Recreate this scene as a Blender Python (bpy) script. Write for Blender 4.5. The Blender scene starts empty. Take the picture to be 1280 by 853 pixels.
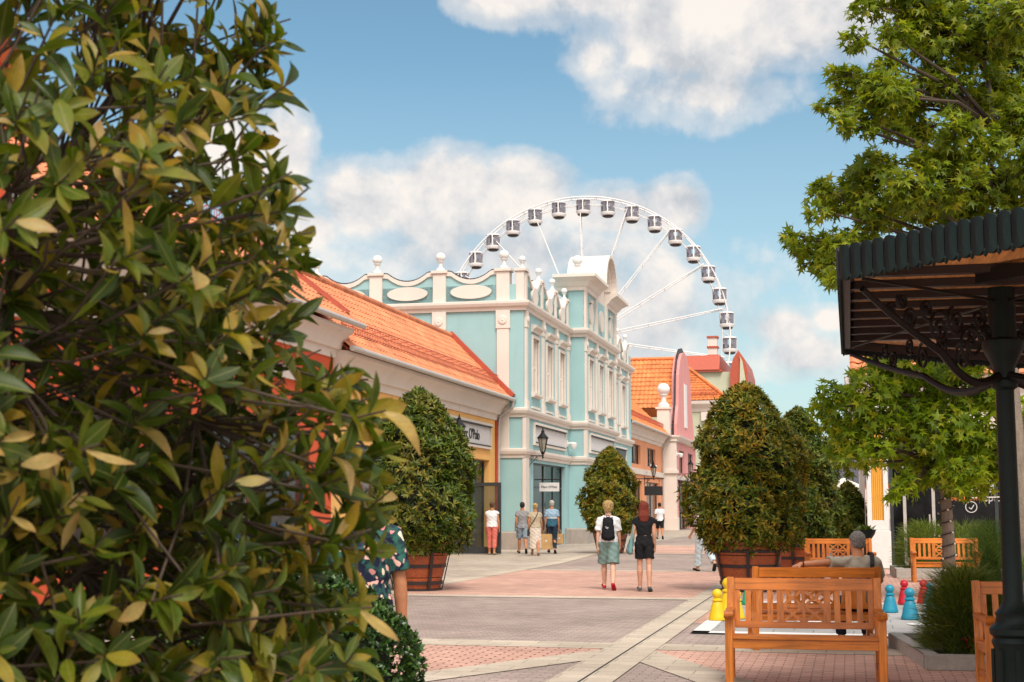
import bpy, bmesh, math, random
import numpy as np
from mathutils import Vector, Matrix
R = math.radians
rng = np.random.default_rng(7)
random.seed(7)
scene = bpy.context.scene
COL = scene.collection

# ------------------------------------------------------------------ camera
F = 1778.0
PITCH = math.atan(208.0 / F)
EYE = 1.58
cam_d = bpy.data.cameras.new('camera')
cam = bpy.data.objects.new('camera', cam_d); COL.objects.link(cam)
cam.location = (0, 0, EYE); cam.rotation_euler = (R(90) + PITCH, 0, 0)
cam_d.sensor_width = 36; cam_d.lens = 50; cam_d.clip_end = 5000; cam_d.clip_start = .05
cam_d.dof.use_dof = True; cam_d.dof.focus_distance = 17; cam_d.dof.aperture_fstop = 9
scene.camera = cam
SP, CP = math.sin(PITCH), math.cos(PITCH)
def ray(px, py):
    u = (px - 640) / F; v = (426.5 - py) / F
    return Vector((u, CP - v * SP, SP + v * CP))
def at(px, py, Y):
    d = ray(px, py); k = Y / d.y
    return Vector((d.x * k, Y, EYE + d.z * k))
def gp(px, py, z=0.0):
    d = ray(px, py); k = (z - EYE) / d.z
    return Vector((d.x * k, d.y * k, z))
TH = R(13.3); ST, CT = math.sin(TH), math.cos(TH)
def SW(t, s): return (t * CT + s * ST, -t * ST + s * CT)
def WS(x, y): return (x * CT - y * ST, x * ST + y * CT)

# ------------------------------------------------------------------ materials
def _nt(name):
    m = bpy.data.materials.new(name); m.use_nodes = True
    nt = m.node_tree; nt.nodes.clear()
    return m, nt
def nd(nt, typ, ins=None, **kw):
    n = nt.nodes.new(typ)
    for k, v in kw.items(): setattr(n, k, v)
    for k, v in (ins or {}).items():
        s = n.inputs[k]
        if isinstance(v, bpy.types.NodeSocket): nt.links.new(v, s)
        else: s.default_value = v
    return n
def c4(c): return (c[0], c[1], c[2], 1.0)
def ramp(nt, fac, stops, interp='LINEAR'):
    n = nt.nodes.new('ShaderNodeValToRGB'); n.color_ramp.interpolation = interp
    el = n.color_ramp.elements
    while len(el) < len(stops): el.new(.5)
    for e, (p, c) in zip(el, stops): e.position = p; e.color = c4(c)
    nt.links.new(fac, n.inputs[0]); return n.outputs[0]
def mixc(nt, fac, a, b, mode='MIX'):
    n = nt.nodes.new('ShaderNodeMix'); n.data_type = 'RGBA'; n.blend_type = mode
    for i, v in ((0, fac), (6, a), (7, b)):
        if isinstance(v, bpy.types.NodeSocket): nt.links.new(v, n.inputs[i])
        else: n.inputs[i].default_value = v if i == 0 else c4(v)
    return n.outputs[2]
def mth(nt, op, a, b=None, c=None):
    n = nt.nodes.new('ShaderNodeMath'); n.operation = op
    for i, v in enumerate((a, b, c)):
        if v is None: continue
        if isinstance(v, bpy.types.NodeSocket): nt.links.new(v, n.inputs[i])
        else: n.inputs[i].default_value = v
    return n.outputs[0]
def fin(nt, color, rough=.7, bump=None, bstr=.3, bdist=.01, spec=.4, metal=0.0, coat=0.0):
    p = nd(nt, 'ShaderNodeBsdfPrincipled', {'Roughness': rough, 'Specular IOR Level': spec, 'Metallic': metal, 'Coat Weight': coat})
    if isinstance(color, bpy.types.NodeSocket): nt.links.new(color, p.inputs['Base Color'])
    else: p.inputs['Base Color'].default_value = c4(color)
    if bump is not None:
        b = nd(nt, 'ShaderNodeBump', {'Strength': bstr, 'Distance': bdist, 'Height': bump})
        nt.links.new(b.outputs[0], p.inputs['Normal'])
    o = nd(nt, 'ShaderNodeOutputMaterial'); nt.links.new(p.outputs[0], o.inputs[0])
    return p
def dk(c, k): return tuple(x * k for x in c)
def plain(name, col, rough=.6, var=.18, scale=6, spec=.4, metal=0., coat=0., bstr=.15, bdist=.004, stretch=None):
    m, nt = _nt(name)
    co = nd(nt, 'ShaderNodeTexCoord').outputs['Object']
    if stretch:
        co = nd(nt, 'ShaderNodeMapping', {'Vector': co, 'Scale': stretch}).outputs[0]
    n1 = nd(nt, 'ShaderNodeTexNoise', {'Vector': co, 'Scale': scale, 'Detail': 5, 'Roughness': .6}).outputs[0]
    n2 = nd(nt, 'ShaderNodeTexNoise', {'Vector': co, 'Scale': scale * 9, 'Detail': 3}).outputs[0]
    k = mth(nt, 'ADD', mth(nt, 'MULTIPLY', n1, .7), mth(nt, 'MULTIPLY', n2, .3))
    cc = ramp(nt, k, [(.3, dk(col, 1 - var)), (.7, dk(col, 1 + var * .7))])
    fin(nt, cc, rough, n2, bstr, bdist, spec, metal, coat)
    return m
def plaster(name, col, rough=.85, dirt=.12):
    m, nt = _nt(name)
    co = nd(nt, 'ShaderNodeTexCoord').outputs['Object']
    n1 = nd(nt, 'ShaderNodeTexNoise', {'Vector': co, 'Scale': .6, 'Detail': 6, 'Roughness': .65}).outputs[0]
    st = nd(nt, 'ShaderNodeMapping', {'Vector': co, 'Scale': (1.6, 1.6, .22)}).outputs[0]
    n2 = nd(nt, 'ShaderNodeTexNoise', {'Vector': st, 'Scale': 1.3, 'Detail': 4, 'Roughness': .6}).outputs[0]
    n3 = nd(nt, 'ShaderNodeTexNoise', {'Vector': co, 'Scale': 60, 'Detail': 3}).outputs[0]
    base = ramp(nt, n1, [(.3, dk(col, .93)), (.7, dk(col, 1.05))])
    stain = ramp(nt, n2, [(.58, (1, 1, 1)), (.85, (1 - dirt, 1 - dirt * 1.05, 1 - dirt * 1.15))])
    fin(nt, mixc(nt, 1.0, base, stain, 'MULTIPLY'), rough, n3, .25, .004, .25)
    return m
def wood(name, col, axis='X', rough=.45, coat=.15):
    m, nt = _nt(name)
    co = nd(nt, 'ShaderNodeTexCoord').outputs['Object']
    sc = {'X': (1.2, 22, 22), 'Y': (22, 1.2, 22), 'Z': (22, 22, 1.2)}[axis]
    st = nd(nt, 'ShaderNodeMapping', {'Vector': co, 'Scale': sc}).outputs[0]
    n1 = nd(nt, 'ShaderNodeTexNoise', {'Vector': st, 'Scale': 1.6, 'Detail': 7, 'Roughness': .62, 'Distortion': .6}).outputs[0]
    n2 = nd(nt, 'ShaderNodeTexNoise', {'Vector': co, 'Scale': 2.6, 'Detail': 3}).outputs[0]
    isl = nd(nt, 'ShaderNodeNewGeometry').outputs['Random Per Island']
    base = ramp(nt, n1, [(.28, dk(col, .52)), (.5, col), (.72, dk(col, 1.28))])
    b2 = mixc(nt, 1.0, base, ramp(nt, n2, [(.35, (.8, .76, .7)), (.65, (1.08, 1.05, 1.0))]), 'MULTIPLY')
    b3 = mixc(nt, 1.0, b2, ramp(nt, isl, [(0, (.8, .76, .72)), (1, (1.12, 1.1, 1.08))]), 'MULTIPLY')
    fin(nt, b3, rough, n1, .25, .003, .45, 0, coat)
    return m
def paver(name, col, bw=.2, bh=.1, mortar=.006, mcol=None, var=.22, offset=.5, rough=.85, rot=0):
    m, nt = _nt(name)
    co = nd(nt, 'ShaderNodeTexCoord').outputs['Object']
    mp = nd(nt, 'ShaderNodeMapping', {'Vector': co, 'Rotation': (0, 0, rot)}).outputs[0]
    b = nd(nt, 'ShaderNodeTexBrick', {'Vector': mp, 'Color1': c4(dk(col, 1 - var)), 'Color2': c4(dk(col, 1 + var)),
        'Mortar': c4(mcol or dk(col, .38)), 'Scale': 1.0, 'Mortar Size': mortar, 'Mortar Smooth': .3, 'Bias': 0.0, 'Brick Width': bw, 'Row Height': bh}, offset=offset)
    sp = nd(nt, 'ShaderNodeTexVoronoi', {'Vector': co, 'Scale': 2.2, 'Randomness': 1.0}).outputs['Distance']
    n1 = nd(nt, 'ShaderNodeTexNoise', {'Vector': co, 'Scale': .9, 'Detail': 7, 'Roughness': .7}).outputs[0]
    n2 = nd(nt, 'ShaderNodeTexNoise', {'Vector': co, 'Scale': 45, 'Detail': 4}).outputs[0]
    n3 = nd(nt, 'ShaderNodeTexNoise', {'Vector': co, 'Scale': .22, 'Detail': 5}).outputs[0]
    c1 = mixc(nt, 1.0, b.outputs[0], ramp(nt, n1, [(.3, (.78, .77, .76)), (.52, (1, 1, 1)), (.72, (1.12, 1.12, 1.1))]), 'MULTIPLY')
    c2 = mixc(nt, 1.0, c1, ramp(nt, n2, [(.3, (.85, .85, .85)), (.7, (1.1, 1.1, 1.1))]), 'MULTIPLY')
    c3 = mixc(nt, 1.0, c2, ramp(nt, n3, [(.35, (.86, .85, .85)), (.65, (1.06, 1.06, 1.06))]), 'MULTIPLY')
    c3 = mixc(nt, 1.0, c3, ramp(nt, sp, [(.03, (.62, .6, .58)), (.07, (1, 1, 1))]), 'MULTIPLY')
    h = mth(nt, 'ADD', mth(nt, 'MULTIPLY', b.outputs[1], -1.0), mth(nt, 'MULTIPLY', n2, .25))
    fin(nt, c3, rough, h, .5, .006, .3)
    return m
def leafmat(name, stops, trans=.3, rough=.38, clump=None, clump_scale=2.0, tcol=1.5, spec=.45, veins=False):
    m, nt = _nt(name)
    isl = nd(nt, 'ShaderNodeNewGeometry').outputs['Random Per Island']
    co = nd(nt, 'ShaderNodeTexCoord').outputs['Object']
    col = ramp(nt, isl, stops)
    if clump:
        n1 = nd(nt, 'ShaderNodeTexNoise', {'Vector': co, 'Scale': clump_scale, 'Detail': 3}).outputs[0]
        f = mth(nt, 'MULTIPLY', ramp(nt, n1, [(.45, (0, 0, 0)), (.68, (1, 1, 1))]), mth(nt, 'POWER', isl, 1.3))
        col = mixc(nt, f, col, clump)
    n2 = nd(nt, 'ShaderNodeTexNoise', {'Vector': co, 'Scale': 60, 'Detail': 2}).outputs[0]
    col = mixc(nt, 1.0, col, ramp(nt, n2, [(.3, (.8, .82, .75)), (.7, (1.12, 1.1, 1.1))]), 'MULTIPLY')
    if veins:
        uv = nd(nt, 'ShaderNodeSeparateXYZ', {0: nd(nt, 'ShaderNodeTexCoord').outputs['UV']}).outputs
        au = mth(nt, 'ABSOLUTE', mth(nt, 'SUBTRACT', uv[0], .5))
        rib = ramp(nt, au, [(.012, (1, 1, 1)), (.035, (0, 0, 0))])
        sv = mth(nt, 'SINE', mth(nt, 'MULTIPLY', mth(nt, 'SUBTRACT', mth(nt, 'MULTIPLY', uv[1], 9.0), mth(nt, 'MULTIPLY', au, 5.0)), 6.283))
        side = ramp(nt, sv, [(.82, (1, 1, 1)), (.97, (1.22, 1.2, 1.15))])
        col = mixc(nt, 1.0, col, side, 'MULTIPLY')
        col = mixc(nt, mth(nt, 'MULTIPLY', rib, .65), col, (.30, .27, .08))
        sp = nd(nt, 'ShaderNodeTexNoise', {'Vector': co, 'Scale': 190, 'Detail': 2}).outputs[0]
        col = mixc(nt, ramp(nt, sp, [(.68, (0, 0, 0)), (.74, (.6, .6, .6))]), col, (.09, .05, .015))
        edge = mth(nt, 'MULTIPLY', ramp(nt, uv[1], [(.6, (0, 0, 0)), (1.0, (.6, .6, .6))]), mth(nt, 'POWER', isl, 2.0))
        col = mixc(nt, edge, col, (.26, .10, .03))
    p = nd(nt, 'ShaderNodeBsdfPrincipled', {'Base Color': col, 'Roughness': rough, 'Specular IOR Level': spec})
    t = nd(nt, 'ShaderNodeBsdfTranslucent', {'Color': mixc(nt, 1.0, col, (tcol, tcol, tcol * .55), 'MULTIPLY')})
    x = nd(nt, 'ShaderNodeMixShader', {0: trans, 1: p.outputs[0], 2: t.outputs[0]})
    o = nd(nt, 'ShaderNodeOutputMaterial'); nt.links.new(x.outputs[0], o.inputs[0])
    return m
def glassmat(name, tint=(.03, .035, .035), trans=.0, spec=.5):
    m, nt = _nt(name)
    co = nd(nt, 'ShaderNodeTexCoord').outputs['Object']
    n1 = nd(nt, 'ShaderNodeTexNoise', {'Vector': co, 'Scale': 1.3, 'Detail': 5}).outputs[0]
    cc = ramp(nt, n1, [(.35, dk(tint, .5)), (.7, dk(tint, 2.0))])
    p = nd(nt, 'ShaderNodeBsdfPrincipled', {'Base Color': cc, 'Roughness': .06, 'Specular IOR Level': spec})
    o = nd(nt, 'ShaderNodeOutputMaterial')
    if trans:
        tr = nd(nt, 'ShaderNodeBsdfTransparent', {'Color': (.75, .8, .78, 1)})
        x = nd(nt, 'ShaderNodeMixShader', {0: trans, 1: p.outputs[0], 2: tr.outputs[0]})
        nt.links.new(x.outputs[0], o.inputs[0])
    else: nt.links.new(p.outputs[0], o.inputs[0])
    return m
def tilemat(name, col):
    m, nt = _nt(name)
    co = nd(nt, 'ShaderNodeTexCoord').outputs['Object']
    n0 = nd(nt, 'ShaderNodeTexVoronoi', {'Vector': co, 'Scale': 3.4}).outputs['Color']
    n1 = nd(nt, 'ShaderNodeTexNoise', {'Vector': co, 'Scale': .8, 'Detail': 6, 'Roughness': .7}).outputs[0]
    n2 = nd(nt, 'ShaderNodeTexNoise', {'Vector': co, 'Scale': 30, 'Detail': 3}).outputs[0]
    g = nd(nt, 'ShaderNodeSeparateColor', {0: n0}).outputs[0]
    c1 = ramp(nt, g, [(0, dk(col, .82)), (.5, col), (1, dk(col, 1.18))])
    c2 = mixc(nt, 1.0, c1, ramp(nt, n1, [(.32, (.72, .74, .76)), (.6, (1.04, 1.02, 1.0))]), 'MULTIPLY')
    fin(nt, c2, .62, n2, .2, .004, .35)
    return m
def floralmat(name):
    m, nt = _nt(name)
    co = nd(nt, 'ShaderNodeTexCoord').outputs['Object']
    w = nd(nt, 'ShaderNodeTexNoise', {'Vector': co, 'Scale': 9, 'Detail': 2}).outputs['Color']
    cc = mixc(nt, .12, co, w)
    v = nd(nt, 'ShaderNodeTexVoronoi', {'Vector': cc, 'Scale': 24.0})
    g = nd(nt, 'ShaderNodeSeparateColor', {0: v.outputs['Color']}).outputs
    flower = ramp(nt, g[0], [(0, (.75, .42, .35)), (.3, (.8, .66, .5)), (.5, (.6, .24, .22)), (.62, (.03, .12, .09)), (.8, (.02, .07, .07)), (.95, (.75, .38, .28))], 'CONSTANT')
    f = ramp(nt, v.outputs['Distance'], [(.34, (1, 1, 1)), (.42, (0, 0, 0))])
    n = nd(nt, 'ShaderNodeTexNoise', {'Vector': co, 'Scale': 22, 'Detail': 2}).outputs[0]
    bg = ramp(nt, n, [(.45, (.012, .014, .035)), (.62, (.03, .1, .08))])
    fin(nt, mixc(nt, f, bg, flower), .85, None, spec=.2)
    return m
def stripemat(name, stops, axis=2):
    m, nt = _nt(name)
    co = nd(nt, 'ShaderNodeTexCoord').outputs['Object']
    z = nd(nt, 'ShaderNodeSeparateXYZ', {0: co}).outputs[axis]
    k = mth(nt, 'DIVIDE', z, 2.0)
    n2 = nd(nt, 'ShaderNodeTexNoise', {'Vector': co, 'Scale': 30}).outputs[0]
    c = ramp(nt, k, stops, 'CONSTANT')
    fin(nt, c, .9, n2, .3, .004, .2)
    return m

M = {}
M['blue'] = plaster('turquoise_plaster', (.305, .485, .49))
M['cream'] = plaster('cream_plaster', (.68, .60, .53))
M['cream2'] = plaster('cream_panel', (.58, .52, .47), dirt=.12)
M['white'] = plain('white_paint', (.72, .70, .67), .5, .08)
M['yellow'] = plaster('yellow_plaster', (.80, .45, .15))
M['red'] = plaster('red_plaster', (.62, .10, .04))
M['orange'] = plaster('orange_plaster', (.72, .31, .16))
M['pink'] = plaster('pink_plaster', (.66, .29, .27))
M['pale'] = plaster('pale_green_plaster', (.50, .50, .36))
M['plinth'] = plain('grey_stone', (.36, .31, .27), .85, .2, 4)
M['tile'] = tilemat('roof_tile', (.62, .22, .10))
M['tile2'] = tilemat('roof_tile_bright', (.70, .22, .07))
M['redmetal'] = plain('red_sheet_metal', (.42, .08, .04), .45, .15)
M['zinc'] = plain('gutter_metal', (.50, .46, .42), .45, .15, metal=.2)
M['dark'] = plain('dark_frame', (.035, .04, .042), .4, .2)
M['black'] = plain('black_iron', (.007, .007, .007), .5, .3, 12, .25)
M['green_iron'] = plain('green_cast_iron', (.004, .012, .0105), .5, .35, 9, .25, bstr=.3)
M['glass'] = glassmat('shop_glass', trans=.35)
M['glassdark'] = glassmat('dark_glass', (.008, .008, .009), spec=.18)
M['lampglass'] = glassmat('lamp_glass', (.35, .30, .24), trans=.35)
M['interior'] = plain('shop_interior', (.25, .18, .12), .8, .5, 2)
M['sign'] = plain('sign_board', (.66, .62, .60), .5, .05)
M['signblack'] = plain('sign_lettering', (.01, .01, .01), .5, .1)
M['wood'] = wood('bench_timber', (.62, .195, .024), 'X')
M['woodz'] = wood('bench_timber_upright', (.62, .20, .026), 'Z')
M['woody'] = wood('bench_timber_cross', (.58, .18, .022), 'Y')
M['tub'] = wood('tub_timber', (.36, .085, .025), 'X', .55, .1)
M['strap'] = plain('iron_strap', (.03, .02, .02), .5, .3)
M['soil'] = plain('soil', (.05, .035, .025), .95, .4, 20)
M['ceil'] = wood('canopy_boards', (.72, .38, .15), 'Y', .5, .05)
M['bark'] = plain('bark', (.24, .19, .145), .9, .45, 9, bstr=.8, bdist=.02, stretch=(1, 1, .3))
M['twig'] = plain('twig', (.07, .045, .03), .8, .3, 20)
M['wheel'] = plain('white_steel', (.72, .69, .67), .4, .06)
M['cabin'] = plain('cabin_shell', (.78, .74, .72), .35, .06)
M['cabinwin'] = glassmat('cabin_window', (.15, .14, .165))
M['kerb'] = plain('kerb_granite', (.40, .37, .33), .85, .22, 14)
M['canvas'] = plain('parasol_canvas', (.75, .66, .54), .8, .08)
M['awning'] = plain('black_awning', (.018, .018, .02), .7, .2)
M['slate'] = plain('slate_roof', (.10, .10, .12), .6, .2)

# ------------------------------------------------------------------ mesh builder
ORG = {}
class MB:
    def __init__(s): s.v = []; s.f = []; s.marks = []
    def mark(s): s.marks.append((len(s.v), len(s.f)))
    def build_each(s, name, mat, parent=None, **kw):
        """one object per marked piece"""
        ends = s.marks[1:] + [(len(s.v), len(s.f))]
        for (v0, f0), (v1, f1) in zip(s.marks, ends):
            m = MB(); m.v = s.v[v0:v1]; m.f = [tuple(i - v0 for i in f) for f in s.f[f0:f1]]; m.build(name, mat, parent, **kw)
    def add(s, vs, fs):
        o = len(s.v); s.v += [tuple(v) for v in vs]; s.f += [tuple(o + i for i in f) for f in fs]
    def box(s, x0, y0, z0, x1, y1, z1, b=0):
        if x1 < x0: x0, x1 = x1, x0
        if y1 < y0: y0, y1 = y1, y0
        if z1 < z0: z0, z1 = z1, z0
        s.add([(x0,y0,z0),(x1,y0,z0),(x1,y1,z0),(x0,y1,z0),(x0,y0,z1),(x1,y0,z1),(x1,y1,z1),(x0,y1,z1)],
              [(0,3,2,1),(4,5,6,7),(0,1,5,4),(1,2,6,5),(2,3,7,6),(3,0,4,7)])
    def bar(s, p0, p1, w, h, up=(0, 0, 1)):
        p0 = Vector(p0); p1 = Vector(p1); d = (p1 - p0).normalized(); up = Vector(up)
        sd = d.cross(up)
        if sd.length < 1e-4: sd = d.cross(Vector((1, 0, 0)))
        sd.normalize(); u = sd.cross(d).normalized(); a = sd * w / 2; b = u * h / 2
        vs = [p0 - a - b, p0 + a - b, p0 + a + b, p0 - a + b, p1 - a - b, p1 + a - b, p1 + a + b, p1 - a + b]
        s.add(vs, [(0,1,2,3),(7,6,5,4),(4,5,1,0),(5,6,2,1),(6,7,3,2),(7,4,0,3)])
    def tube(s, pts, r, n=8, cap=True):
        pts = [Vector(p) for p in pts]; k = len(pts)
        rs = r if isinstance(r, (list, tuple)) else [r] * k
        o = len(s.v); prev = None
        for i, p in enumerate(pts):
            d = (pts[min(i + 1, k - 1)] - pts[max(i - 1, 0)])
            if d.length < 1e-9: d = Vector((0, 0, 1))
            d.normalize()
            a = d.cross(Vector((0, 0, 1)) if abs(d.z) < .95 else Vector((1, 0, 0))) if prev is None else prev - d * prev.dot(d)
            a.normalize(); prev = a; b = d.cross(a)
            for j in range(n):
                t = 2 * math.pi * j / n
                s.v.append(tuple(p + (a * math.cos(t) + b * math.sin(t)) * rs[i]))
        for i in range(k - 1):
            for j in range(n):
                s.f.append((o+i*n+j, o+i*n+(j+1)%n, o+(i+1)*n+(j+1)%n, o+(i+1)*n+j))
        if cap:
            s.f.append(tuple(o + j for j in reversed(range(n)))); s.f.append(tuple(o + (k-1)*n + j for j in range(n)))
    def lathe(s, prof, cx=0, cy=0, n=20, cz=0):
        o = len(s.v); k = len(prof)
        for r, z in prof:
            for j in range(n):
                t = 2 * math.pi * (j + .5) / n
                s.v.append((cx + r * math.cos(t), cy + r * math.sin(t), cz + z))
        for i in range(k - 1):
            for j in range(n):
                s.f.append((o+i*n+j, o+i*n+(j+1)%n, o+(i+1)*n+(j+1)%n, o+(i+1)*n+j))
        s.f.append(tuple(o + j for j in reversed(range(n)))); s.f.append(tuple(o + (k-1)*n + j for j in range(n)))
    def prism(s, poly, axis, lo, hi):
        n = len(poly)
        def P(a, b, c): return {'x': (c, a, b), 'y': (a, c, b), 'z': (a, b, c)}[axis]
        vs = [P(a, b, lo) for a, b in poly] + [P(a, b, hi) for a, b in poly]
        fs = [tuple(range(n)), tuple(range(2*n-1, n-1, -1))] + [(i, (i+1)%n, n+(i+1)%n, n+i) for i in range(n)]
        s.add(vs, fs)
    def poly(s, pts): s.add(pts, [tuple(range(len(pts)))])
    def mold(s, prof, path, closed=False):
        """profile (out, z) swept along plan polyline, outward = right of travel"""
        P = [Vector((a, b)) for a, b in path]; n = len(P); o = len(s.v); k = len(prof)
        for i in range(n):
            d0 = (P[i] - P[i-1]).normalized() if i > 0 else None
            d1 = (P[i+1] - P[i]).normalized() if i < n-1 else None
            if d0 is None: d0 = d1
            if d1 is None: d1 = d0
            n0 = Vector((d0.y, -d0.x)); n1 = Vector((d1.y, -d1.x))
            m = n0 + n1; m = m / max(m.length_squared / 2, 1e-6)
            for out, z in prof: s.v.append((P[i].x + m.x * out, P[i].y + m.y * out, z))
        for i in range(n - 1):
            for j in range(k):
                s.f.append((o+i*k+j, o+i*k+(j+1)%k, o+(i+1)*k+(j+1)%k, o+(i+1)*k+j))
        s.f.append(tuple(o + j for j in range(k))); s.f.append(tuple(o + (n-1)*k + j for j in reversed(range(k))))
    def build(s, name, mat, parent=None, smooth=False, bevel=0, fixn=True):
        me = bpy.data.meshes.new(name)
        org = ORG.get(parent.name, (0, 0, 0)) if parent else (0, 0, 0)
        if any(org): vs = [(a - org[0], b - org[1], c - org[2]) for a, b, c in s.v]
        else: vs = s.v
        me.from_pydata(vs, [], s.f)
        if fixn:
            bm = bmesh.new(); bm.from_mesh(me)
            bmesh.ops.recalc_face_normals(bm, faces=bm.faces)
            if bevel:
                bmesh.ops.remove_doubles(bm, verts=bm.verts, dist=1e-5)
                ed = [e for e in bm.edges if len(e.link_faces) == 2 and e.calc_face_angle() > .6]
                bmesh.ops.bevel(bm, geom=ed, offset=bevel, segments=2, affect='EDGES', clamp_overlap=True)
            bm.to_mesh(me); bm.free()
        me.materials.append(mat if not isinstance(mat, str) else M[mat])
        o = bpy.data.objects.new(name, me); COL.objects.link(o)
        if parent:
            o.parent = parent
            ORG[o.name] = org
        if smooth:
            for p in me.polygons: p.use_smooth = True
            if smooth == 'auto':
                try: me.set_sharp_from_angle(angle=R(35))
                except Exception: pass
        return o
def tag(o, label=None, cat=None, group=None, kind=None):
    if label: o['label'] = label
    if cat: o['category'] = cat
    if group: o['group'] = group
    if kind: o['kind'] = kind
    return o
def thing(name, label, cat, loc=(0, 0, 0), rz=0, group=None):
    o = bpy.data.objects.new(name, None); COL.objects.link(o)
    o.location = loc; o.rotation_euler = (0, 0, rz); o.empty_display_size = .2
    tag(o, label, cat, group); return o
def sthing(name, label, cat, t, s, z=0, group=None):
    """a thing whose parts are given in street coordinates (t across, s along the street)"""
    o = thing(name, label, cat, SW(t, s) + (z,), -TH, group); ORG[o.name] = (t, s, z); return o
def dup(root, loc, rz, label=None, group=None):
    r = root.copy(); COL.objects.link(r); r.location = loc; r.rotation_euler = (0, 0, rz)
    if label: r['label'] = label
    if group: r['group'] = group
    def rec(a, b):
        for ch in list(a.children):
            if ch.name == b.name: continue
            c = ch.copy(); COL.objects.link(c); c.parent = b
            rec(ch, c)
    rec(root, r)
    return r
def text(body, size, parent, loc, rot, mat, name='lettering', xs=1.0, ext=.006):
    cu = bpy.data.curves.new(name, 'FONT'); cu.body = body; cu.size = size; cu.extrude = ext
    cu.align_x = 'CENTER'; cu.align_y = 'CENTER'
    to = bpy.data.objects.new(name, cu); COL.objects.link(to)
    dg = bpy.context.evaluated_depsgraph_get()
    me = bpy.data.meshes.new_from_object(to.evaluated_get(dg))
    bpy.data.objects.remove(to)
    me.materials.clear(); me.materials.append(M[mat])
    o = bpy.data.objects.new(name, me); COL.objects.link(o); o.parent = parent
    org = ORG.get(parent.name, (0, 0, 0))
    o.location = (loc[0] - org[0], loc[1] - org[1], loc[2] - org[2]); o.rotation_euler = rot; o.scale = (xs, 1, 1)
    return o

# ------------------------------------------------------------------ leaf clouds
def leafcloud(name, V, Fc, pos, dirs, ups, size, mat, parent, wid=None, zs=None):
    V = np.asarray(V, float); n = len(pos); k = len(V)
    d = dirs / np.linalg.norm(dirs, axis=1, keepdims=True)
    x = np.cross(d, ups); ln = np.linalg.norm(x, axis=1, keepdims=True)
    x = np.where(ln < 1e-4, np.array([[1., 0, 0]]), x / np.maximum(ln, 1e-4)); u = np.cross(x, d)
    size = np.asarray(size).reshape(n, 1, 1)
    Z = V[None, :, 2:3] * (1 if zs is None else np.asarray(zs).reshape(n, 1, 1))
    W = (V[None, :, 0:1] * x[:, None, :] * (1 if wid is None else np.asarray(wid).reshape(n, 1, 1)) + V[None, :, 1:2] * d[:, None, :] + Z * u[:, None, :]) * size + pos[:, None, :]
    W = W.reshape(-1, 3)
    me = bpy.data.meshes.new(name)
    me.vertices.add(n * k); me.vertices.foreach_set('co', W.astype(np.float32).ravel())
    li = np.concatenate([np.array(f) for f in Fc]); ls = np.array([len(f) for f in Fc])
    L = (li[None, :] + (np.arange(n) * k)[:, None]).ravel()
    tot = np.tile(ls, n); st = np.concatenate([[0], np.cumsum(tot)[:-1]])
    me.loops.add(len(L)); me.loops.foreach_set('vertex_index', L.astype(np.int32))
    me.polygons.add(len(tot)); me.polygons.foreach_set('loop_start', st.astype(np.int32)); me.polygons.foreach_set('loop_total', tot.astype(np.int32))
    uvt = np.stack([V[:, 0] / max(np.abs(V[:, 0]).max(), 1e-6) * .5 + .5, V[:, 1]], 1)[li]
    uvl = me.uv_layers.new(name='leaf'); uvl.data.foreach_set('uv', np.tile(uvt, (n, 1)).astype(np.float32).ravel())
    me.update(calc_edges=True)
    me.materials.append(M[mat] if isinstance(mat, str) else mat)
    me.polygons.foreach_set('use_smooth', np.ones(len(me.polygons), bool))
    o = bpy.data.objects.new(name, me); COL.objects.link(o)
    if parent: o.parent = parent
    return o
def grid_leaf(rows, widths, fold=.25, droop=.25):
    V = []; Fc = []
    for i, w in enumerate(widths):
        y = i / (rows - 1); z = -droop * y * y
        V += [(-w, y, z + fold * w), (0, y, z), (w, y, z + fold * w)]
    for i in range(rows - 1):
        a = i * 3
        Fc += [(a, a+1, a+4, a+3), (a+1, a+2, a+5, a+4)]
    return V, Fc
LEAF_BIG = grid_leaf(7, [.015, .10, .17, .205, .19, .12, .005], .45, .22)
LEAF_SMALL = grid_leaf(4, [.03, .17, .15, .01], .4, .15)
LEAF_BOX = grid_leaf(3, [.05, .3, .03], .3, .1)
def star_leaf():
    V = [(0, .12, .0)]; m = []
    angs = [-125, -100, -62, -32, 0, 32, 62, 100, 125]
    rad = [.42, .2, .62, .24, .78, .24, .62, .2, .42]
    for a, r in zip(angs, rad):
        V.append((r * math.sin(R(a)), .3 + r * math.cos(R(a)), -.12 * (r > .3)))
    V.append((0, 0, 0))
    n = len(V)
    Fc = [(0, i + 1, i) for i in range(1, n - 2)] + [(0, 1, n - 1), (0, n - 1, n - 2)]
    V[0] = (0, .3, .04)
    return V, Fc
LEAF_STAR = star_leaf()
def rand_unit(n):
    v = rng.normal(size=(n, 3)); return v / np.linalg.norm(v, axis=1, keepdims=True)
def perp_basis(d):
    a = np.cross(d, np.array([0, 0, 1.])); l = np.linalg.norm(a, axis=1, keepdims=True)
    a = np.where(l < 1e-3, np.array([[1., 0, 0]]), a / np.maximum(l, 1e-3)); return a, np.cross(a, d)
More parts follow.
